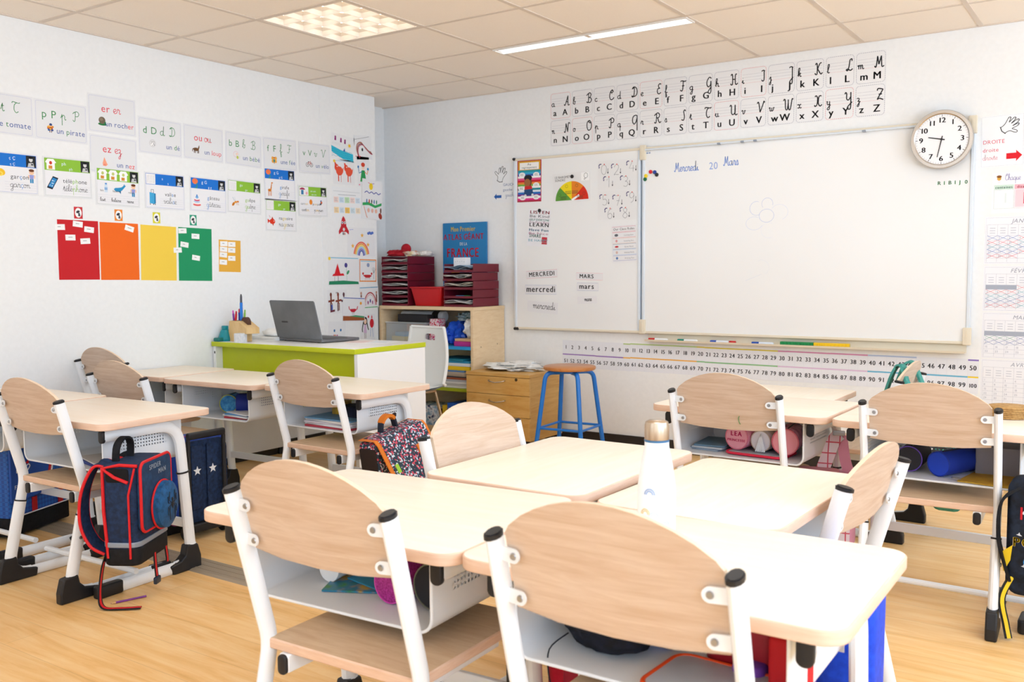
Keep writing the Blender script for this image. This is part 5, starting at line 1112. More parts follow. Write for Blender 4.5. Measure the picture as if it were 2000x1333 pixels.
# ------------------------------------------------------------------ inside the bookcase
sb = .664+.0005
t = thing('storage_box', 'clear plastic storage box full of games on the top shelf of the bookcase', 'storage box', (-4.485, 5.36, sb))
cp = clear('clear_plastic', '#dfe6ea', .28)
m = MB()
for a, b in (((-.185, -.14, 0), (.185, .14, .004)), ((-.185, -.14, .004), (-.181, .14, .15)), ((.181, -.14, .004), (.185, .14, .15)), ((-.181, -.14, .004), (.181, -.136, .15)), ((-.181, .136, .004), (.181, .14, .15))): m.b2(a, b)
m.build('box_body', cp, t, ang=0)
MB().slab((0, 0, .154), (.385, .295, .010), .012, .003).build('lid', clear('clear_lid', '#e8eef0', .42), t)
def pack(name, lab, cat, c, d, h, rz=0, grp=None, r=.004, rough=.5):
    o = MB().slab((0, 0, d[2]/2), d, r, .0015).build(name, h if not isinstance(h, str) else mat(h, rough), loc=c); o.rotation_euler = (0, 0, R(rz)); return tag(o, lab, cat, grp)
def pack(name, lab, cat, c, d, h, rz=0, grp=None, r=.004, rough=.5):
    o = MB().slab((0, 0, d[2]/2), d, r, min(.0015, d[2]*.3)).build(name, h if not isinstance(h, str) else mat(h, rough), loc=c); o.rotation_euler = (0, 0, R(rz)); return tag(o, lab, cat, grp)
pack('game_box', 'yellow game box inside the clear storage box', 'game box', (-4.56, 5.30, sb+.0045), (.16, .12, .045), '#e6c22a', -12)
pack('game_box', 'blue game box on the yellow one in the clear storage box', 'game box', (-4.55, 5.30, sb+.050), (.13, .10, .030), '#3a8fc0', -16)
pack('game_box', 'orange box high in the clear storage box', 'game box', (-4.50, 5.42, sb+.0045), (.20, .09, .132), '#e8862a', 4)
pack('game_box', 'red game box at the right end of the clear storage box', 'game box', (-4.37, 5.31, sb+.0045), (.10, .12, .06), '#b83a34', 6)
z_ = sb+.1595
t = thing('paper_roll', 'long white roll of paper lying along the top of the bookcase compartment', 'paper roll', (-4.45, 5.40, z_+.038)); MB().lathe([(.030, -.20), (.037, -.20), (.037, .20), (.030, .20)], ax='x', seg=24).build('roll', mat('#e9ecef', .5), t)
MB().lathe([(.0375, .10), (.0375, .16)], ax='x', seg=24).build('black_band', blk, t)
pack('flat_case', 'long flat black case lying on the clear storage box', 'case', (-4.43, 5.275, z_), (.30, .07, .055), '#1c1c20', -4)
fl_m = noisy('flower_tin', '#e0346a', '#f4eef0', 46, .4, 0, 1, '#d02a3a')
pack('flower_tin', 'small white tin with pink flowers in front of the storage box', 'tin', (-4.245, 5.30, sb), (.085, .085, .185), fl_m)
cr = MB(); cr.crumple((-4.09, 5.36, sb+.075), (.085, .11, .085), 0, 21, .4, 5); tag(cr.build('plastic_bag', noisy('blue_plastic', '#1546c0', '#2a62dc', 18, .3, .2)), 'crumpled bright blue plastic bag in the bookcase', 'bag')
cr = MB(); cr.crumple((-4.05, 5.45, sb+.195), (.115, .09, .038), 0, 27, .35, 6); tag(cr.build('plastic_bottles', noisy('clear_bottles', '#6f98a8', '#c7dade', 30, .15, .3, 3, '#4f8a8a')), 'jumble of clear plastic bottles behind the blue bag', 'plastic')
pack('flat_box', 'magenta flat box at the right of the top shelf', 'box', (-3.955, 5.345, sb), (.16, .26, .034), '#b8328a', 3)
pack('envelope_stack', 'stack of brown and white envelopes on the magenta box', 'envelopes', (-3.955, 5.345, sb+.0345), (.15, .24, .018), '#d8b487', -2)
cr = MB(); cr.crumple((-3.935, 5.345, sb+.053+.068), (.060, .11, .085), 0, 33, .3, 5); tag(cr.build('plastic_bag', noisy('white_plastic', '#e6e4e2', '#f4f2f0', 14, .5, .3)), 'crumpled white plastic bag above the magenta box', 'bag')
s2 = .367+.0005; zc = s2; r5 = random.Random(5)
for i, (h, dz, dx, w2, lab) in enumerate((('#e6e4e0', .016, 0, .26, 'white exercise book, bottom of the middle shelf pile'), ('#c9c7c4', .014, .006, .25, 'grey exercise book second in the middle shelf pile'), ('#ecebe8', .013, -.004, .25, 'white thin book third in the middle shelf pile'), ('#b8bcc4', .015, .004, .25, 'pale blue-grey book in the middle shelf pile'), ('#a85a3c', .014, -.006, .25, 'rust-brown book in the middle shelf pile'), ('#44464e', .008, .0, .24, 'dark thin folder above the rust-brown book'), ('#b9ab98', .030, .004, .25, 'beige paper bundle under the yellow folder'), ('#5f86b8', .012, -.01, .24, 'blue folder just under the yellow folder'), ('#f0c818', .028, -.006, .31, 'bright yellow elastic folder in the bookcase'), ('#e4e8ec', .022, .004, .31, 'thick white folder on the yellow one'), ('#2f8fb8', .014, -.01, .31, 'teal-blue folder near the top of the pile'), ('#1f7f98', .012, -.03, .28, 'dark teal folder on top of the middle shelf pile'))):
    pack('folder', lab, 'folder', (-4.045+dx, 5.345, zc), (w2, .28, dz), h, r5.uniform(-4, 4), 'folders and books on the middle shelf'); zc += dz+.0006
s3 = .082+.0005
pack('carton', 'blue carton with a white label on the bottom shelf', 'carton', (-3.985, 5.30, s3), (.20, .20, .175), '#1f5fc8', -3); Sheet('carton_label', 'white sticker on the blue carton in the bookcase', 'sticker', 'B', 0, 0, .045, .03, M=Matrix(((1, 0, 0, -4.045), (0, 0, -1, 5.1925), (0, 1, 0, s3+.125), (0, 0, 0, 1)))).done()
pack('carton', 'yellow carton at the left of the blue one on the bottom shelf', 'carton', (-4.125, 5.34, s3), (.06, .22, .15), '#e6bc1c')
pack('patterned_box', 'white and blue patterned box on the bottom shelf', 'box', (-4.31, 5.32, s3), (.22, .20, .14), noisy('pattern_box', '#2a3a6a', '#e6e8ec', 24, .5, 0, 1, '#7aa0c0'))
# rolling drawer unit
oak = wood('oak_laminate', '#c9964e', '#dcb06a', (4, 4, 40), .42); oak_f = wood('oak_front', '#cf9a50', '#e0b46e', (5, 30, 26), .42)
t = thing('drawer_pedestal', 'oak rolling drawer unit with bow handles beside the bookcase', 'drawer unit', (-3.5675, 5.29, 0))
MB().b2((-.2575, -.21, .488), (.2575, .215, .510)).build('top_panel', oak, t, bevel=.001); MB().b2((-.255, -.19, .066), (.255, .21, .488)).build('carcass', oak, t, ang=0)
for i, (z0, z1) in enumerate(((.368, .485), (.222, .365), (.070, .219))):
    d_ = MB().b2((-.256, -.208, z0), (.256, -.191, z1)).build('drawer', oak_f, t, bevel=.001)
    zc = (z0+z1)/2+.035
    h = MB(); h.tube(smooth([(-.065, -.208, zc), (-.055, -.228, zc-.004), (0, -.236, zc-.012), (.055, -.228, zc-.004), (.065, -.208, zc)], 4), .0042); h.build('bow_handle', mat('#c8c2b8', .2, .95), d_)
    if i == 0: MB().lathe([(.010, -.208), (.010, -.212), (.006, -.2125)], c=(.155, 0, zc+.012), ax='y', seg=16).build('lock', mat('#7a6a50', .3, .8), d_)
for x in (-.20, .20):
    for y in (-.15, .16):
        c = MB(); c.lathe([(.024, -.011), (.024, .011)], c=(x, y, .0245), ax='x', seg=16); c.b2((x-.014, y-.012, .03), (x+.014, y+.012, .066)); c.build('castor', blk, t)
cr = MB(); cr.crumple((-3.60, 5.31, .510+.022), (.205, .13, .027), 0, 41, .5, 5, 36, 20); cr.crumple((-3.53, 5.36, .553), (.11, .08, .018), 0, 44, .4, 5); tag(cr.build('cloth_bag', noisy('cotton', '#e2dfda', '#f4f3f1', 22, .9, .4)), 'folded white cotton bag on the oak drawer unit', 'bag')
# stool
t = thing('lab_stool', 'blue metal stool with a round wooden seat in front of the number line', 'stool', (-3.015, 5.10, 0), 41)
MB().lathe([(.160, .562), (.166, .566), (.168, .574), (.166, .583), (.158, .587), (0.0001, .587)], seg=40).build('seat', wood('stool_ply', '#b8733a', '#cc8a4e', (6, 40, 40), .3), t)
bl = mat('#1273d0', .28, 0, .5)
MB().lathe([(.06, .545), (.11, .545), (.11, .561), (.06, .561)], seg=24).build('seat_plate', bl, t)
for k in range(4):
    a = R(90*k+8); c, s_ = math.cos(a), math.sin(a)
    P = fillet([(c*.05, s_*.05, .547), (c*.158, s_*.158, .547), (c*.236, s_*.236, 0.004)], .055, 7); MB().tube(P, .0145, 0, 12).build('leg', bl, t)
    a2 = a+R(90); z = .195; rr_ = .158+.078*(.547-z)/.543
    MB().tube([(c*rr_, s_*rr_, z), (math.cos(a2)*rr_, math.sin(a2)*rr_, z)], .008).build('stretcher', bl, t)

# ------------------------------------------------------------------ things on and in the pupils' desks
def at(k, x, y, z=0):
    a = TABLES[k]; r = R(a[2]); x *= a[4]; y *= a[5]
    return (a[0]+x*math.cos(r)-y*math.sin(r), a[1]+x*math.sin(r)+y*math.cos(r), z*a[3]/.648)
TZ = .4562
t = thing('water_bottle', 'white insulated bottle with steel cap and faint rainbows, standing on the near desks', 'bottle', (-.802, 1.700, .6485)); t.scale = (1, 1, 1.055)
pr_ = [(.034, 0), (.038, .006), (.0385, .085), (.037, .105), (.032, .140), (.027, .162), (.0245, .176), (.0245, .186)]
MB().lathe(pr_, seg=32).build('body', mat('#f6f7f9', .3), t)
MB().lathe([(.0225, .186), (.0245, .189), (.0245, .214), (.0225, .222), (.016, .2255)], seg=28).build('cap', mat('#c9b49c', .25, .95), t); MB().lathe([(.0250, .1845), (.0250, .1885)], seg=28).build('cap_ring', mat('#3f6f98', .3), t)
for i, (an, z, sz, h) in enumerate(((-62, .118, .010, '#d5dbe6'), (-86, .088, .011, '#9fb4d8'), (-46, .078, .010, '#dbe2e8'), (-100, .050, .010, '#ecd3a6'), (-72, .045, .010, '#d3dcec'), (-40, .030, .010, '#c9d4ea'))):
    m = MB()
    rad = .0387 if z < .09 else .0362
    for q in (1, .62):
        P = []
        for k in range(9): th = R(180*k/8); u, v = sz*q*math.cos(th), sz*q*math.sin(th); a = R(an)+u/rad; rz_ = rad-.0022*max(0, (z+v-.09)/.02); P.append((rz_*math.cos(a), rz_*math.sin(a), z+v))
        m.tube(P, .0013, 0, 6)
    m.build('rainbow_print', mat(h, .5), t)
cork = noisy('cork', '#a37a48', '#c79f66', 90, .8, .1)
for i in range(6):
    o = MB().lathe([(.068, 0), (.070, .001), (.070, .0055), (.068, .0065)], seg=36).build('round_disc', [cork], loc=(-.390+.003*((i*5) % 3-1), 3.765+.002*((i*7) % 3-1), .6505+.0068*i))
    tag(o, 'thin round cork disc, %s of the stack on the far desk' % ('lowest', 'second', 'third', 'fourth', 'fifth', 'topmost')[i], 'disc', 'round cork discs stacked on the far desk')
def round_case(k, x, y, r, ln, body, end, lab, rim=None, rz=0, name='pencil_case', text=None):
    t = thing(name, lab, 'pencil case', at(k, x, y, TZ), TABLES[k][2]+rz)
    t.location.z += r+.0012
    MB().lathe([(r*.96, 0), (r, .006), (r, ln-.006), (r*.96, ln)], ax='y', seg=28).build('body', body if not isinstance(body, str) else mat(body, .6), t)
    MB().lathe([(.0001, -.0025), (r*.90, -.002), (r*.95, .0005)], ax='y', seg=28).build('end_panel', end if not isinstance(end, str) else mat(end, .6), t)
    m = MB(); m.tube([(r*.97*math.cos(2*PI*q/28), 0, r*.97*math.sin(2*PI*q/28)) for q in range(28)], .0022, 0, 6, True); m.build('piping', mat(rim or '#1f2230', .5), t)
    m = MB(); m.tube([(r*.15, .012, r*.99), (r*.15, ln-.012, r*.99)], .003, 0, 6); m.build('zip', mat('#2a2a30', .5), t)
    if text:
        s = Sheet('name_print', '', '', 'B', 0, 0, .001, .001, M=Matrix.Identity(4), color='#e88aa8')
        for q in ('label', 'category'): del s.o[q]
        s.w = s.h = 0
        for w_, zz, sz in text: s.text(w_, 0, zz, sz, '#d8306a', True, 'c')
        s.done(); s.o.parent = t; s.o.matrix_local = Matrix(((1, 0, 0, 0), (0, 0, -1, -.0026), (0, 1, 0, 0), (0, 0, 0, 1)))
    return t
def flat(k, x, y, z, w_, d_, h_, col, rz, lab, name='exercise_book', cat='book', grp=None, r=.004):
    o = MB().slab((0, 0, h_/2), (w_, d_, h_), r, min(.001, h_*.3)).build(name, col if not isinstance(col, str) else mat(col, .55)); o.location = at(k, x, y, 0); o.location.z = (TZ+z)*TABLES[k][3]/.648; o.rotation_euler = (0, 0, R(TABLES[k][2]+rz)); return tag(o, lab, cat, grp)
# near desk, left: cup, magazine, glitter case, dark round case
t = thing('paper_cup', 'white paper cup lying in the tray of the near left desk', 'cup', at('T2', -.135, -.06, TZ), 2.8); t.location.z += .0315
MB().lathe([(.030, 0), (.0305, .002), (.024, .09), (.0001, .09), (.0001, .088), (.0232, .087), (.0285, .001)], ax='y', seg=24).build('wall', mat('#f2f3f4', .5), t)
mg = noisy('comic_cover', '#3f8a3a', '#2f7fa8', 16, .35, 0, 3, '#c8a03a')
flat('T2', -.055, -.03, 0, .17, .12, .004, mg, 24, 'colourful comic lying in the tray beside the paper cup', 'comic', 'magazine'); flat('T2', -.03, .0, .0045, .14, .10, .003, '#2f8fb4', -14, 'blue booklet on top of the comic in the tray', 'booklet', 'booklet')
gm = noisy('glitter', '#8a1a6a', '#c03a9a', 260, .15, .2)
round_case('T2', .075, -.10, .043, .16, gm, gm, 'purple glitter pencil case in the tray of the near left desk', '#d84ab0', -4)
round_case('T2', .185, -.09, .052, .18, '#15161c', '#10121a', 'black round pencil case at the right end of the near left tray', '#6a6a58', 0)
# closest desk: black pouch with a cord, slates, red pouch
cr = MB(); cr.crumple((0, 0, .050), (.095, .075, .055), 0, 51, .18, 3); cr.tube(smooth([(-.05, -.07, .04), (-.075, -.10, .012), (-.06, -.125, -.03), (-.045, -.13, -.05), (-.05, -.13, -.062)], 5), .0016, 0, 6); o = cr.build('drawstring_pouch', noisy('black_cloth', '#101116', '#1c2030', 40, .8, .2)); o.location = at('T1', -.125, -.055, TZ); tag(o, 'black drawstring pouch with a thin cord in the closest desk tray', 'pouch')
round_case('T1', -.015, .0, .038, .13, '#1a3fc0', '#14182a', 'blue and black pencil case beside the black drawstring pouch', '#14182a', 60)
def slate(k, x, y, z, rz, rim, lab):
    t = thing('writing_slate', lab, 'slate', at(k, x, y, 0), TABLES[k][2]+rz); t.location.z = (TZ+z)*TABLES[k][3]/.648
    MB().slab((0, 0, .004), (.235, .165, .005), .03, .001).build('board', mat('#b9bec8', .35), t)
    m = MB(); m.tube([(a, b, .004) for a, b in rr(.1175, .0825, .03, 6)], .0052, 0, 8, True); m.build('rim', mat(rim, .4), t)
slate('T1', .115, -.115, .002, -4, '#e8501c', 'grey writing slate with an orange rim in the closest desk tray')
o = pack('soft_pouch', 'red pouch with grey piping behind the orange-rimmed slate', 'pouch', at('T1', .115, .02, TZ), (.15, .07, .075), '#a81a2a', -8, None, .03)
flat('T1', .205, .01, 0, .07, .10, .075, '#1c2236', 4, 'navy pencil case in the right end of the closest desk tray', 'pencil_case', 'pencil case', None, .03)
# desk with the hanging backpack
cr = MB(); cr.crumple((0, 0, .055), (.11, .085, .052), 0, 61, .15, 3); o = cr.build('soft_pouch', mat('#131318', .7)); o.location = at('L', .105, .06, TZ+.026); tag(o, 'black pouch pushed deep into the tray above the blue folder', 'pouch')
flat('L', .105, -.03, 0, .25, .22, .012, '#22357f', -14, 'blue folder lying in the tray beside the hanging backpack', 'folder', 'folder'); flat('L', .095, -.05, .0125, .20, .17, .006, '#c9c8c8', -18, 'grey printed booklet on the blue folder', 'booklet', 'booklet')
# back row, middle desk
round_case('M1', -.075, -.03, .048, .11, noisy('blue_leaf', '#1f6ab8', '#4aa0d8', 30, .5, 0), noisy('blue_leaf2', '#1f6ab8', '#5ab0e0', 40, .5, 0), 'blue patterned pencil case with a yellow rim', '#c9c83a', 30)
round_case('M1', .015, -.05, .055, .22, '#1c2f8c', '#171c3c', 'long royal blue pencil case in the middle desk of the back row', '#3a4a9a', -48)
for i, (dx, dy, h, c, rz, lb) in enumerate(((.13, -.07, .008, '#b02a3a', 4, 'red exercise book lowest in the back row desk tray'), (.12, -.075, .008, '#e8e9ec', -6, 'white exercise book on the red one'), (.135, -.07, .006, '#5a9ad0', 3, 'blue exercise book under the folded sheet'), (.14, -.075, .005, '#eceef2', -14, 'white folded sheet topmost in the back row desk tray'))): flat('M1', dx, dy, (0, .0085, .017, .0235)[i], .20, .16, h, c, rz, lb)
# desk before the teacher
for i, (h, c, rz, lb) in enumerate(((.009, '#b83a4a', 2, 'red exercise book lowest in the tray near the floral satchel'), (.010, '#e6e8ec', -3, 'white exercise book second in the tray near the floral satchel'), (.008, '#d8d2dc', 4, 'lilac exercise book third in the tray near the floral satchel'), (.009, '#eceaea', -5, 'white exercise book fourth in the tray near the floral satchel'), (.007, '#6a9ac0', 2, 'blue exercise book topmost in the tray near the floral satchel'))): flat('M2', .015, -.05, (0, .0095, .020, .0285, .038)[i], .30, .21, h, c, rz, lb)
flat('M2', .10, .0, .0455, .20, .12, .050, noisy('navy_case', '#1c2440', '#10142a', 30, .7, .1), 4, 'navy pencil case on the exercise books near the floral satchel', 'pencil_case', 'pencil case', None, .03)
flat('M2', -.06, .02, .0455, .07, .09, .060, noisy('bee_case', '#1c2440', '#e0b83a', 14, .6, 0, 1), 8, 'navy and yellow pencil case on the exercise books', 'pencil_case', 'pencil case', None, .02)
cr = MB(); cr.crumple((0, 0, .05), (.05, .08, .05), 0, 71, .2, 3); o = cr.build('soft_pouch', mat('#2a1a1c', .8)); o.location = at('M2', .205, .05, TZ); tag(o, 'dark brown pouch at the right end of the tray near the satchel', 'pouch')
# far cluster
slate('R1', .045, -.06, .0035, -3, '#e01c40', 'grey writing slate with a red rim under the pink pencil cases')
pk = noisy('pink_cloth', '#e88aa8', '#f0a0b4', 40, .7, .05)
def on_slate(o): o.location.z += .0115; return o
on_slate(round_case('R1', -.045, -.09, .050, .14, pk, '#f0a2b2', 'pink round pencil case with a printed name, left of the tasselled one', '#e07a92', -6, text=[('LEA', 6, 26), ('PRINCESSE', -16, 14)]))
on_slate(round_case('R1', .155, -.10, .052, .18, noisy('pink_photo', '#e8a0b8', '#a8607a', 26, .5, 0), '#f09aa4', 'pink round pencil case at the right end of the red-rimmed slate', '#d86a7a', 8))
t = on_slate(round_case('R1', .050, -.08, .042, .14, noisy('cream_case', '#e6e0e6', '#cfc3b4', 18, .6, 0), '#e9e6ec', 'cream pencil case with a white tassel between two pink ones', '#c8b8a8', -4))
m = MB()
for i in range(5): m.tube(smooth([(.004, -.006, .030), (.004+.004*(i-2), -.010, .0), (.004+.009*(i-2), -.014, -.040)], 4), .0034, 0, 6)
m.build('tassel', mat('#eef0f4', .7), t)
for i, (rz, c, lb) in enumerate(((10, '#8fa0b4', 'blue-grey notebook at the left of the pink cases tray'), (18, '#c8ccd2', 'pale notebook on the blue-grey one'), (24, '#5f7f98', 'slate blue notebook topmost at the left of the pink cases tray'))): flat('R1', -.165, -.01, .0075*i+.0005*i, .13, .20, .007, c, rz-18, lb)
round_case('R2', -.115, -.08, .046, .16, '#2a2430', '#232026', 'dark round case with a purple rim in the far right desk', '#6a4ab0', 0)
t = round_case('R2', -.010, -.11, .044, .20, '#1836a0', '#1a44c8', 'blue cylindrical case lying beside the purple-rimmed one', '#1836a0', -24, 'pencil_case')
m = MB(); m.tube([(.075+.016*math.cos(2*PI*q/20), -.01+.010*math.sin(2*PI*q/20), -.035) for q in range(20)], .0022, 0, 6, True); m.build('ring', steel, t)
flat('R2', .02, -.09, 0, .44, .16, .0012, '#2a6a98', 2, 'blue folder lying flat in the far right desk tray', 'folder', 'folder') if False else None
flat('R2', .155, -.075, 0, .17, .19, .004, noisy('yellow_book', '#c9a13a', '#b88a2a', 20, .6, 0), -8, 'yellow booklet in the far right desk tray', 'booklet', 'booklet')
flat('R2', .16, .08, 0, .15, .14, .10, '#8f8a90', 3, 'grey box file deep in the far right desk tray', 'box_file', 'box')
# ------------------------------------------------------------------ school bags
def band(path, w_, th, side=None):
    m = MB(); m.sweep(path, [(-w_/2, -th/2), (w_/2, -th/2), (w_/2, th/2), (-w_/2, th/2)], 0, side); return m
navy = noisy('navy_nylon', '#18253f', '#22385c', 60, .7, .1); blackc = noisy('black_nylon', '#0e0f13', '#191a20', 60, .7, .1); redtrim = mat('#d3141e', .5)
# backpack with red trim
t = thing('backpack', 'navy backpack with red trim and a round spider pocket, hanging from the desk side', 'backpack', (-3.045, 2.030, .045), 30)
MB().slab((-.01, 0, .285), (.13, .255, .36), .035, .018, 'z', taper=-.04).build('body', navy, t)
MB().slab((-.01, 0, .135), (.136, .262, .07), .036, .012, 'z').build('base', blackc, t)
m = MB(); m.slab((-.01, 0, .178), (.139, .265, .018), .037, .002, 'z'); m.build('reflective_band', mat('#8f9cb0', .3, .3), t)
f = MB(); f.slab((.0645, 0, .345), (.020, .240, .250), .03, .006, 'x'); fl_ = f.build('front_flap', noisy('blue_nylon', '#17304e', '#21446a', 40, .6, .1), t)
m = MB(); m.tube([(.070, y, .345+z) for y, z in rr(.121, .126, .03, 5)], .0055, 0, 8, True); m.build('flap_piping', redtrim, fl_)
q = MB(); q.lathe([(.082, .070), (.088, .078), (.086, .100), (.060, .112), (.0001, .117)], ax='x', c=(0, .030, .290), seg=36); pk_ = q.build('round_pocket', noisy('pocket_blue', '#17456e', '#24609a', 50, .5, .1), t)
m = MB(); m.tube([(.079, .030+.089*math.cos(2*PI*k/36), .290+.089*math.sin(2*PI*k/36)) for k in range(36)], .004, 0, 8, True); m.build('pocket_piping', redtrim, pk_)
e = MB(); e.ell((.1165, .030, .290), (.003, .007, .016)); e.ell((.1165, .030, .309), (.003, .006, .007))
for sy in (-1, 1):
    for (a, b), (c, d) in (((.024, .018), (.020, .050)), ((.032, .010), (.034, .034)), ((.032, -.006), (.034, -.034)), ((.022, -.012), (.020, -.056))):
        e.tube([(.1168-.05*abs(yy)**1.0*.9, .030+sy*yy, .290+zz) for yy, zz in ((.004, .004), (a, b), (c, d))],   .0014, 0, 6)
e.build('spider_emblem', mat('#10131a', .5), pk_)
s = Sheet('flap_lettering', '', '', 'B', 0, 0, .001, .001, color='#21446a', M=Matrix.Identity(4)); s.w = s.h = 0
for k in ('label', 'category'): del s.o[k]
s.text('SPIDER', -62, 10, 26, '#aab4c4', True); s.text('MAN', 8, -16, 26, '#aab4c4', True)
s.done(); s.o.parent = t; s.o.matrix_local = Matrix(((0, 0, 1, .0752), (1, 0, 0, 0), (0, 1, 0, .425), (0, 0, 0, 1)))
for sy, out in ((-1, .070), (1, .055)):
    P = smooth([(-.06, .07*sy, .455), (-.105, .085*sy, .46), (-.075-out, .10*sy, .37), (-.07-out*1.15, .105*sy, .26), (-.085-out*.5, .10*sy, .18), (-.075, .085*sy, .145)], 6)
    st = band(P, .062, .010, (0, 1, .15)).build('shoulder_strap', blackc if sy > 0 else navy, t)
    for o in (-.031, .031): MB().tube([p+Vector((0, o, .15*o)) for p in P], .0055, 0, 8).build('strap_edge', redtrim, st)
m = band(smooth([(-.055, -.05, .455), (-.05, -.045, .52), (-.045, 0, .545), (-.045, .045, .52), (-.05, .05, .455)], 5), .026, .007, (1, 0, 0)); m.build('grab_handle', blackc, t)
for y in (-.1335,): 
    m = MB(); m.tube([(.030, y, .13), (.030, y-.001, .36), (.052, y+.006, .455)], .004, 0, 8); m.tube([(-.055, y+.008, .13), (-.066, y+.006, .30), (-.066, y+.006, .455), (.0, y, .468), (.060, y+.012, .462)], .006, 0, 8); m.tube([(-.066, y+.006, .455), (-.02, y-.002, .425), (.03, y-.002, .405)], .006, 0, 8); m.build('red_piping', redtrim, t)
    MB().slab((-.01, y+.002, .43), (.085, .004, .05), .012, .001, 'y').build('side_opening', mat('#0b0b10', .9), t)
wp = smooth([(-.07, -.10, .15), (-.085, -.115, .09), (-.085, -.14, .0), (-.06, -.165, -.037), (0, -.165, -.039), (.07, -.150, -.039)], 6)
w_ = band(wp, .022, .003, (0, 1, 0)).build('webbing', mat('#17171c', .7), t); band([p+Vector((.0, 0, .0012)) for p in wp], .010, .0035, (0, 1, 0)).build('red_stripe', redtrim, w_)
wp = [Vector((.055, .00, .12)), Vector((.062, -.01, .07)), Vector((.066, -.012, .030))]
w_ = band(wp, .022, .003, (0, 1, 0)).build('webbing', mat('#17171c', .7), t); band(wp, .010, .0046, (0, 1, 0)).build('red_stripe', redtrim, w_); MB().slab((.068, -.014, .016), (.012, .04, .026), .006, .003, 'x').build('buckle', mat('#1c2c40', .35), w_)
wp = [Vector((.055, .09, .12)), Vector((.060, .092, .07)), Vector((.060, .092, .052))]
w_ = band(wp, .022, .003, (0, 1, 0)).build('webbing', mat('#17171c', .7), t); band(wp, .010, .0046, (0, 1, 0)).build('red_stripe', redtrim, w_)
t = thing('colouring_pencil', 'purple colouring pencil lying on the floor by the desk foot', 'pencil', (-3.04, 1.900, .0046)); t.rotation_euler = (0, 0, R(72))
MB().lathe([(.0038, .018), (.0038, .125)], ax='x', seg=6).build('barrel', mat('#7a2f8a', .4), t); MB().lathe([(.0012, .004), (.0036, .018)], ax='x', seg=8).build('wood_tip', mat('#d8a878', .6), t); MB().lathe([(.0004, 0), (.0012, .004)], ax='x', seg=8).build('lead', mat('#6a2a7a', .5), t)
# trolley bag with white stars
t = thing('trolley_bag', 'navy wheeled school bag with two white stars on its straps', 'school bag', (-3.585, 2.665, 0))
MB().slab((0, 0, .255), (.17, .29, .39), .05, .03, 'x').build('body', noisy('royal_nylon', '#16388c', '#1b46a8', 50, .6, .1), t)
bk = MB().slab((.083, 0, .255), (.014, .262, .37), .05, .004, 'x').build('back_panel', navy, t)
m = MB(); m.tube([(.02, y, .255+z) for y, z in rr(.147, .197, .05, 6)], .004, 0, 8, True); m.build('piping', mat('#8a3a7a', .5), t)
for y in (-.042, .042):
    st = MB().slab((.094, y, .275), (.012, .058, .29), .008, .004, 'x').build('padded_strap', navy, t)
    P = [(.022*(1 if k % 2 == 0 else .42)*math.cos(R(90+36*k)), .022*(1 if k % 2 == 0 else .42)*math.sin(R(90+36*k))) for k in range(10)]
    m = MB(); m.prism(P, lambda a, b, h: (.0998+h, y+a, .305+b), .0012); m.build('star_print', mat('#eceef2', .5), st, ang=0)
m = MB(); m.tube(fillet([(.112, -.095, .05), (.112, -.095, .468), (.112, .095, .468), (.112, .095, .05)], .02), .0095); hd = m.build('trolley_handle', blk, t)
MB().slab((.112, 0, .468), (.026, .20, .032), .010, .006, 'y').build('handle_grip', blk, hd)
MB().b2((.075, -.11, .03), (.12, .11, .07)).build('wheel_base', blk, t, bevel=.006)
for y in (-.10, .10): MB().lathe([(.030, -.012), (.032, 0), (.030, .012)], c=(.09, y, .0325), ax='y', seg=20).build('wheel', blk, t)
MB().b2((-.08, -.12, 0), (-.04, .12, .065)).build('front_foot', blk, t, bevel=.006)
# blue satchel with a crest at the left wall
t = thing('school_satchel', 'royal blue school bag with a white crest flap and black base under the left desk', 'school bag', (-4.310, 2.285, 0), 21)
dia = nodemat('diamond_nylon'); nt = dia[1]; ck = N(nt, 'ShaderNodeTexChecker', Scale=70.0); ck.inputs[1].default_value = lin('#174a9c'); ck.inputs[2].default_value = lin('#1f62b8')
tc = N(nt, 'ShaderNodeTexCoord'); mp = N(nt, 'ShaderNodeMapping'); mp.inputs['Rotation'].default_value = (R(45), 0, 0); nt.links.new(tc.outputs['Object'], mp.inputs[0]); nt.links.new(mp.outputs[0], ck.inputs[0]); nt.links.new(ck.outputs[0], dia[2].inputs['Base Color']); dia[2].inputs['Roughness'].default_value = .5
MB().slab((0, 0, .235), (.16, .38, .37), .02, .012, 'x').build('body', dia[0], t)
MB().slab((0, 0, .055), (.172, .392, .085), .02, .006).build('base', blackc, t)
m = MB(); m.tube([(.087, -.19, .098), (.087, .19, .098)], .003, 0, 6); m.build('white_piping', mat('#e8eaf0'), t)
fp = MB(); fp.prism([(-.19, .43), (.085, .43), (.02, .175), (-.19, .165)], lambda y, z, h: (.083+h, y, z), .012); fp.build('front_flap', mat('#1d4fa8', .5), t, bevel=.003)
m = MB(); m.prism([(.085, .43), (.100, .43), (.035, .175), (.020, .175)], lambda y, z, h: (.083+h, y, z), .013); m.build('red_edge', mat('#c8202c', .5), t); m = MB(); m.prism([(.100, .43), (.113, .43), (.048, .175), (.035, .175)], lambda y, z, h: (.083+h, y, z), .012); m.build('white_edge', mat('#e8eaf0', .5), t)
s = Sheet('crest_print', '', '', 'B', 0, 0, .001, .001, color='#1d4fa8', M=Matrix.Identity(4)); s.w = s.h = 0
for k in ('label', 'category'): del s.o[k]
wl = '#e6eaf2'
for a, r_, wd in ((0, 30, 7), (-9, 22, 6), (-18, 14, 5)): s.arc(-8, 6+a, r_, 20, 200, wd, wl, ry=r_*.8)
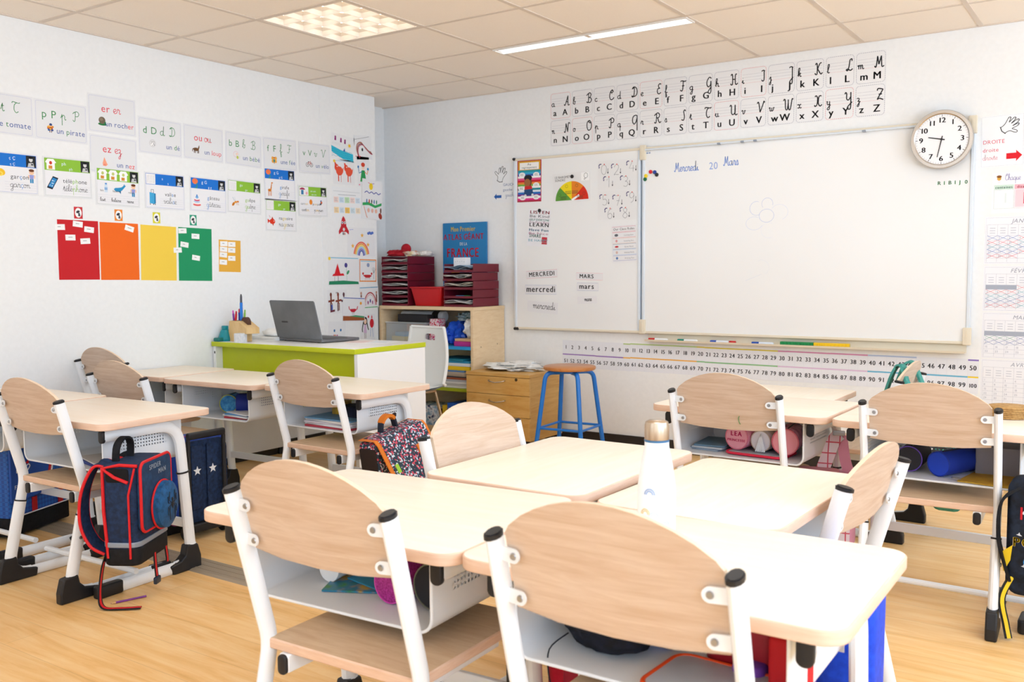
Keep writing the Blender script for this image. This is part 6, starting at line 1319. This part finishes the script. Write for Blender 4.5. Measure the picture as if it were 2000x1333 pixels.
s.line([(14, 14), (34, 26), (44, 18), (36, 6), (22, -6)], 6, wl, sm=True); s.line([(4, 0), (-2, -20), (4, -44)], 6, wl, sm=True); s.line([(12, -4), (12, -24), (22, -40)], 5, wl, sm=True); s.poly([(18, 34), (34, 48), (40, 34), (34, 28)], '#c8202c')
for x in (-22, 20): s.poly([(x+8*(1 if k % 2 == 0 else .4)*math.cos(R(90+36*k)), 72+8*(1 if k % 2 == 0 else .4)*math.sin(R(90+36*k))) for k in range(10)], '#c9932a')
s.text('FRANCE', 4, -74, 26, '#dfe6f2', False, 'c', sx=1.15); s.text('FFF', 4, -92, 14, '#c9a05a', False, 'c', sx=1.5); s.done(); s.o.parent = t; s.o.matrix_local = Matrix(((0, 0, 1, .0956), (1, 0, 0, -.118), (0, 1, 0, .300), (0, 0, 0, 1)))
for y in (-.04, .13):
    b_ = MB().b2((.081, y-.014, .10), (.087, y+.014, .165)).build('red_tab', mat('#c01a24', .5), t); MB().slab((.088, y, .185), (.008, .036, .03), .008, .003, 'x').build('clip', mat('#2a2a30', .4), b_)
m = band(smooth([(0, -.06, .42), (0, -.05, .455), (0, .05, .455), (0, .06, .42)], 5), .03, .006, (1, 0, 0)) if False else None
# floral satchel
def floral(name):
    m, nt, b = nodemat(name); L = nt.links.new
    tc = N(nt, 'ShaderNodeTexCoord'); v = N(nt, 'ShaderNodeTexVoronoi', Scale=150.0); L(tc.outputs['Object'], v.inputs['Vector'])
    sp = N(nt, 'ShaderNodeSeparateColor'); L(v.outputs['Color'], sp.inputs[0])
    r = ramp(nt, [(0, '#1c3446'), (.50, '#233f56'), (.52, '#c8465e'), (.70, '#d8606f'), (.72, '#cfd8e4'), (.88, '#8fb0cc'), (.90, '#1a2a40')]); r.color_ramp.interpolation = 'CONSTANT'
    L(sp.outputs[0], r.inputs[0]); L(r.outputs[0], b.inputs['Base Color']); b.inputs['Roughness'].default_value = .7
    return m
flo = floral('floral_cotton'); org = mat('#d9781c', .5); drk = mat('#2a1c18', .8)
t = thing('floral_satchel', 'small flowered satchel with orange leather trim, hanging beside a desk', 'satchel', (-2.790, 3.205, .175), 0); t.rotation_euler = (R(9), 0, 0); t.scale = (1.12, 1.12, 1.15)
MB().slab((-.015, 0, .125), (.10, .29, .25), .02, .012, 'x').build('body', flo, t)
MB().slab((-.015, -.1465, .15), (.085, .004, .16), .01, .001, 'y').build('gusset', drk, t)
def flap_pt(u, v, h):   # u along the width, v from the top edge down
    if v < .09: x, z = -.055+v, .262
    else: x, z = .035+(v-.09)*.46, .262-(v-.09)*.89
    return Vector((x+h*.85, u, z+h*.5))
def flap_sheet(us, vs_, h, ms, name, par):
    m = MB(); n = len(us[0])
    m.loft([[flap_pt(u, v, h0) for u, v in us[0]] for h0 in (h, h+.006)] if False else [[flap_pt(u, v, h) for u, v in us[0]], [flap_pt(u, v, h+.006) for u, v in us[0]]]); return m.build(name, ms, par, ang=0)
def grid_sheet(u0, u1, v0, v1, h, th, ms, name, par, r=.05):
    m = MB(); L_ = []; n = 12
    for i in range(n+1):
        v = v0+(v1-v0)*i/n; ins = 0
        if v1-v < r: ins = r-math.sqrt(max(0, r*r-(r-(v1-v))**2))
        L_.append([flap_pt(u0+ins, v, h), flap_pt(u1-ins, v, h), flap_pt(u1-ins, v, h+th), flap_pt(u0+ins, v, h+th)])
    m.loft(L_); return m.build(name, ms, par)
fo_ = grid_sheet(-.150, .150, 0, .325, 0, .005, org, 'flap_trim', t, .06); grid_sheet(-.132, .134, .006, .305, .0045, .004, flo, 'flap', t, .05)
q = MB(); P = [(.035, .165), (.115, .165), (.115, .255), (.09, .268), (.09, .345), (.062, .345), (.062, .268), (.035, .255)]
q.loft([[flap_pt(u, v, .009) for u, v in P], [flap_pt(u, v, .014) for u, v in P]]); tg_ = q.build('name_holder', org, t, ang=0)
q = MB(); P = [(.045, .180), (.105, .180), (.105, .240), (.045, .240)]; q.loft([[flap_pt(u, v, .0135) for u, v in P], [flap_pt(u, v, .0148) for u, v in P]]); q.build('name_card', mat('#f2f0ea', .5), tg_, ang=0)
q = MB(); P = [(-.118, .200), (-.100, .200), (-.100, .235), (-.118, .235)]; q.loft([[flap_pt(u, v, .008) for u, v in P], [flap_pt(u, v, .0105) for u, v in P]]); q.build('brand_tag', mat('#9acb3a', .5), t, ang=0)
q = MB(); q.tube([flap_pt(.076+.018*math.cos(2*PI*k/16), .300+.012*math.sin(2*PI*k/16), .016) for k in range(16)], .003, 0, 6, True); q.build('buckle', steel, tg_)
hp = smooth([(-.03, -.045, .262), (-.03, -.036, .300), (-.03, -.014, .318), (-.03, .014, .318), (-.03, .036, .300), (-.03, .045, .262)], 5)
hd = band(hp, .024, .010, (1, 0, 0)).build('handle', mat('#1c2434', .7), t); band(hp[5:-5], .027, .013, (1, 0, 0)).build('handle_sleeve', org, hd)
# pink bag between the far desks
gm_, nt, b_ = nodemat('pink_grid_cloth'); br = N(nt, 'ShaderNodeTexBrick', Scale=1.0); br.offset = 0; br.inputs['Brick Width'].default_value = .04; br.inputs['Row Height'].default_value = .04; br.inputs['Mortar Size'].default_value = .0025
br.inputs['Color1'].default_value = lin('#ecdfe6'); br.inputs['Color2'].default_value = lin('#e9c9d2'); br.inputs['Mortar'].default_value = lin('#d2566a'); tc = N(nt, 'ShaderNodeTexCoord'); mp = N(nt, 'ShaderNodeMapping'); mp.inputs['Rotation'].default_value = (R(90), 0, 0); nt.links.new(tc.outputs['Object'], mp.inputs[0]); nt.links.new(mp.outputs[0], br.inputs['Vector']); nt.links.new(br.outputs['Color'], b_.inputs['Base Color']); b_.inputs['Roughness'].default_value = .7
pinkc = mat('#e39ab4', .7)
t = thing('pink_bag', 'pink and white checked school bag hanging between the two far front desks', 'school bag', (-.985, 3.600, 0), 8)
MB().slab((0, .01, .265), (.20, .15, .29), .02, .012, 'y').build('body', pinkc, t); MB().slab((.012, -.072, .27), (.165, .012, .25), .02, .004, 'y').build('front_panel', gm_, t)
MB().slab((-.095, -.0715, .34), (.040, .012, .12), .01, .003, 'y').build('side_opening', mat('#6a1428', .8), t)
MB().slab((-.03, -.03, .415), (.15, .11, .018), .02, .006, 'z').build('top_flap', mat('#dc8f98', .6), t)
band(smooth([(-.02, .02, .41), (.0, .025, .47), (.02, .05, .53), (.04, .06, .55)], 5), .05, .006, (1, 0, 0)).build('strap', gm_, t); band(smooth([(.08, .03, .40), (.06, .04, .46), (.045, .06, .545)], 5), .04, .006, (1, 0, 0)).build('strap', pinkc, t)
MB().slab((.035, .055, .555), (.045, .012, .02), .005, .002, 'y').build('clip', steel, t)
# red trolley bag under the near cluster
t = thing('trolley_bag', 'red school bag with a black pull handle under the near desks', 'school bag', (-1.03, 1.875, 0), -3)
MB().slab((0, 0, .255), (.24, .115, .40), .04, .03, 'y').build('body', noisy('red_nylon', '#b3122c', '#c81c38', 40, .6, .1), t)
MB().slab((.03, -.062, .20), (.17, .03, .24), .03, .012, 'y').build('front_pocket', mat('#a01030', .6), t)
m = MB(); m.tube(fillet([(-.165, -.13, .02), (-.165, -.13, .44), (-.135, -.10, .44), (-.135, -.10, .02)], .004), .008); m.b2((-.17, -.135, .012), (-.12, -.05, .045)); hd = m.build('trolley_handle', blk, t); MB().slab((-.152, -.118, .45), (.040, .065, .06), .014, .008, 'z').build('handle_grip', blk, hd)
MB().slab((0, 0, .035), (.22, .10, .07), .02, .01).build('wheel_base', blk, t)
band(smooth([(-.11, -.04, .42), (-.115, -.06, .50), (-.11, -.05, .57)], 4), .03, .005, (1, 0, 0)).build('strap', blackc, t)
# blue and purple bag at the right of the near cluster
t = thing('school_bag', 'bright blue and purple school bag hanging behind the closest desk', 'school bag', (-.490, 1.985, 0), 4)
MB().slab((0, 0, .335), (.12, .17, .40), .035, .025, 'z', taper=-.05).build('body', noisy('blue_dots', '#1440c4', '#1a4cd6', 60, .6, .1, 2), t); MB().slab((0, 0, .165), (.128, .178, .04), .036, .006, 'z').build('band', mat('#6fa8d8', .5), t); MB().slab((0, 0, .125), (.122, .17, .05), .035, .012).build('base', mat('#b08ad0', .6), t)
MB().slab((-.075, -.03, .40), (.05, .11, .20), .02, .01, 'x').build('side_pocket', mat('#8a4ac8', .6), t); MB().slab((-.01, .0, .548), (.08, .12, .02), .01, .006).build('top_flap', mat('#c06ae0', .6), t)
t = thing('red_pouch', 'plain red cloth pouch hanging under the corner of the closest desk', 'pouch', (-.480, 1.555, 0)); MB().slab((0, 0, .36), (.07, .05, .40), .015, .01, 'z').build('bag', mat('#c4101c', .7), t); band([(0, 0, .55), (0, 0, .605)], .02, .003, (0, 1, 0)).build('strap', mat('#a00c18', .7), t)
t = thing('purple_pouch', 'purple and blue pouch under the closest desk beside the red one', 'pouch', (-.565, 1.60, 0)); MB().slab((0, 0, .33), (.06, .07, .30), .02, .01, 'z').build('bag', mat('#7a44b8', .7), t); MB().b2((-.012, -.037, .20), (.018, -.034, .44)).build('blue_stripe', mat('#1f3fd0', .6), t)
# dark patterned bag at the right edge
t = thing('school_bag', 'black patterned school bag with yellow lettering beside the far right chair', 'school bag', (-.205, 3.36, 0))
MB().slab((0, 0, .33), (.27, .10, .38), .04, .02, 'y').build('body', noisy('dark_pattern', '#12161f', '#1f2a3c', 34, .7, .1, 2), t)
m = band(smooth([(-.10, -.03, .49), (-.15, -.05, .44), (-.155, -.06, .33), (-.135, -.05, .24), (-.12, -.04, .19)], 6), .04, .008, (0, 1, 0)); m.build('shoulder_strap', blackc, t)
s = Sheet('bag_lettering', '', '', 'B', 0, 0, .001, .001, color='#12161f', M=Matrix.Identity(4)); s.w = s.h = 0
for k in ('label', 'category'): del s.o[k]
s.text('POK\u00e9MON', -118, 0, 44, '#2a4a9a', True, sx=.92); s.text('POK\u00e9MON', -117, 2, 42, '#f0c818', True, sx=.95); s.ell(-50, -46, 34, 28, '#2a7fc0'); s.ell(-20, -60, 24, 26, '#2a7fc0'); [s.poly([(x-6, y), (x, y+3), (x+3, y+9), (x+5, y+2), (x+11, y-3), (x+3, y-3)], '#c9ced8') for x, y in ((-90, 110), (-60, 70), (-100, 40), (-70, 150), (-84, -60))]; s.rect(-96, 90, -90, 130, '#c0202c')
s.done(); s.o.parent = t; s.o.matrix_local = Matrix(((1, 0, 0, 0), (0, 0, -1, -.0512), (0, 1, 0, .30), (0, 0, 0, 1)))
w_ = band(smooth([(-.115, -.045, .20), (-.14, -.06, .13), (-.125, -.07, .05), (-.115, -.08, .008)], 6), .022, .003, (1, .3, 0)).build('webbing', mat('#1a1a1e', .7), t); m = MB(); m.prism([(-.150, .275), (-.115, .305), (-.120, .255), (-.138, .215)], lambda x, z, h: (x, -.052-h, z), .003); m.build('yellow_tab', mat('#e6c31c', .6), t, ang=0); band(smooth([(-.113, -.049, .20), (-.138, -.064, .13), (-.123, -.074, .05), (-.113, -.084, .010)], 6), .011, .003, (1, .3, 0)).build('yellow_stripe', mat('#e6c31c', .6), w_)
# teal backpack hung over the far chair
teal = noisy('teal_canvas', '#3f8f86', '#54a59b', 60, .8, .1)
t = thing('backpack', 'teal canvas backpack hung by its straps over the back of the farthest chair', 'backpack', (-.675, 4.42, -.04)); MB().slab((.0, 0, .36), (.12, .26, .36), .05, .03, 'x').build('body', teal, t)
for P in ([(-.055, -.08, .50), (-.16, -.11, .715), (-.195, -.075, .795), (-.235, -.06, .77), (-.285, -.07, .60)], [(-.055, .08, .50), (-.15, .10, .72), (-.185, .085, .80), (-.225, .08, .775), (-.275, .08, .60)]): band(smooth(P, 6), .062, .010, (0, 1, 0)).build('shoulder_strap', teal, t)
t['label'] = t['label']
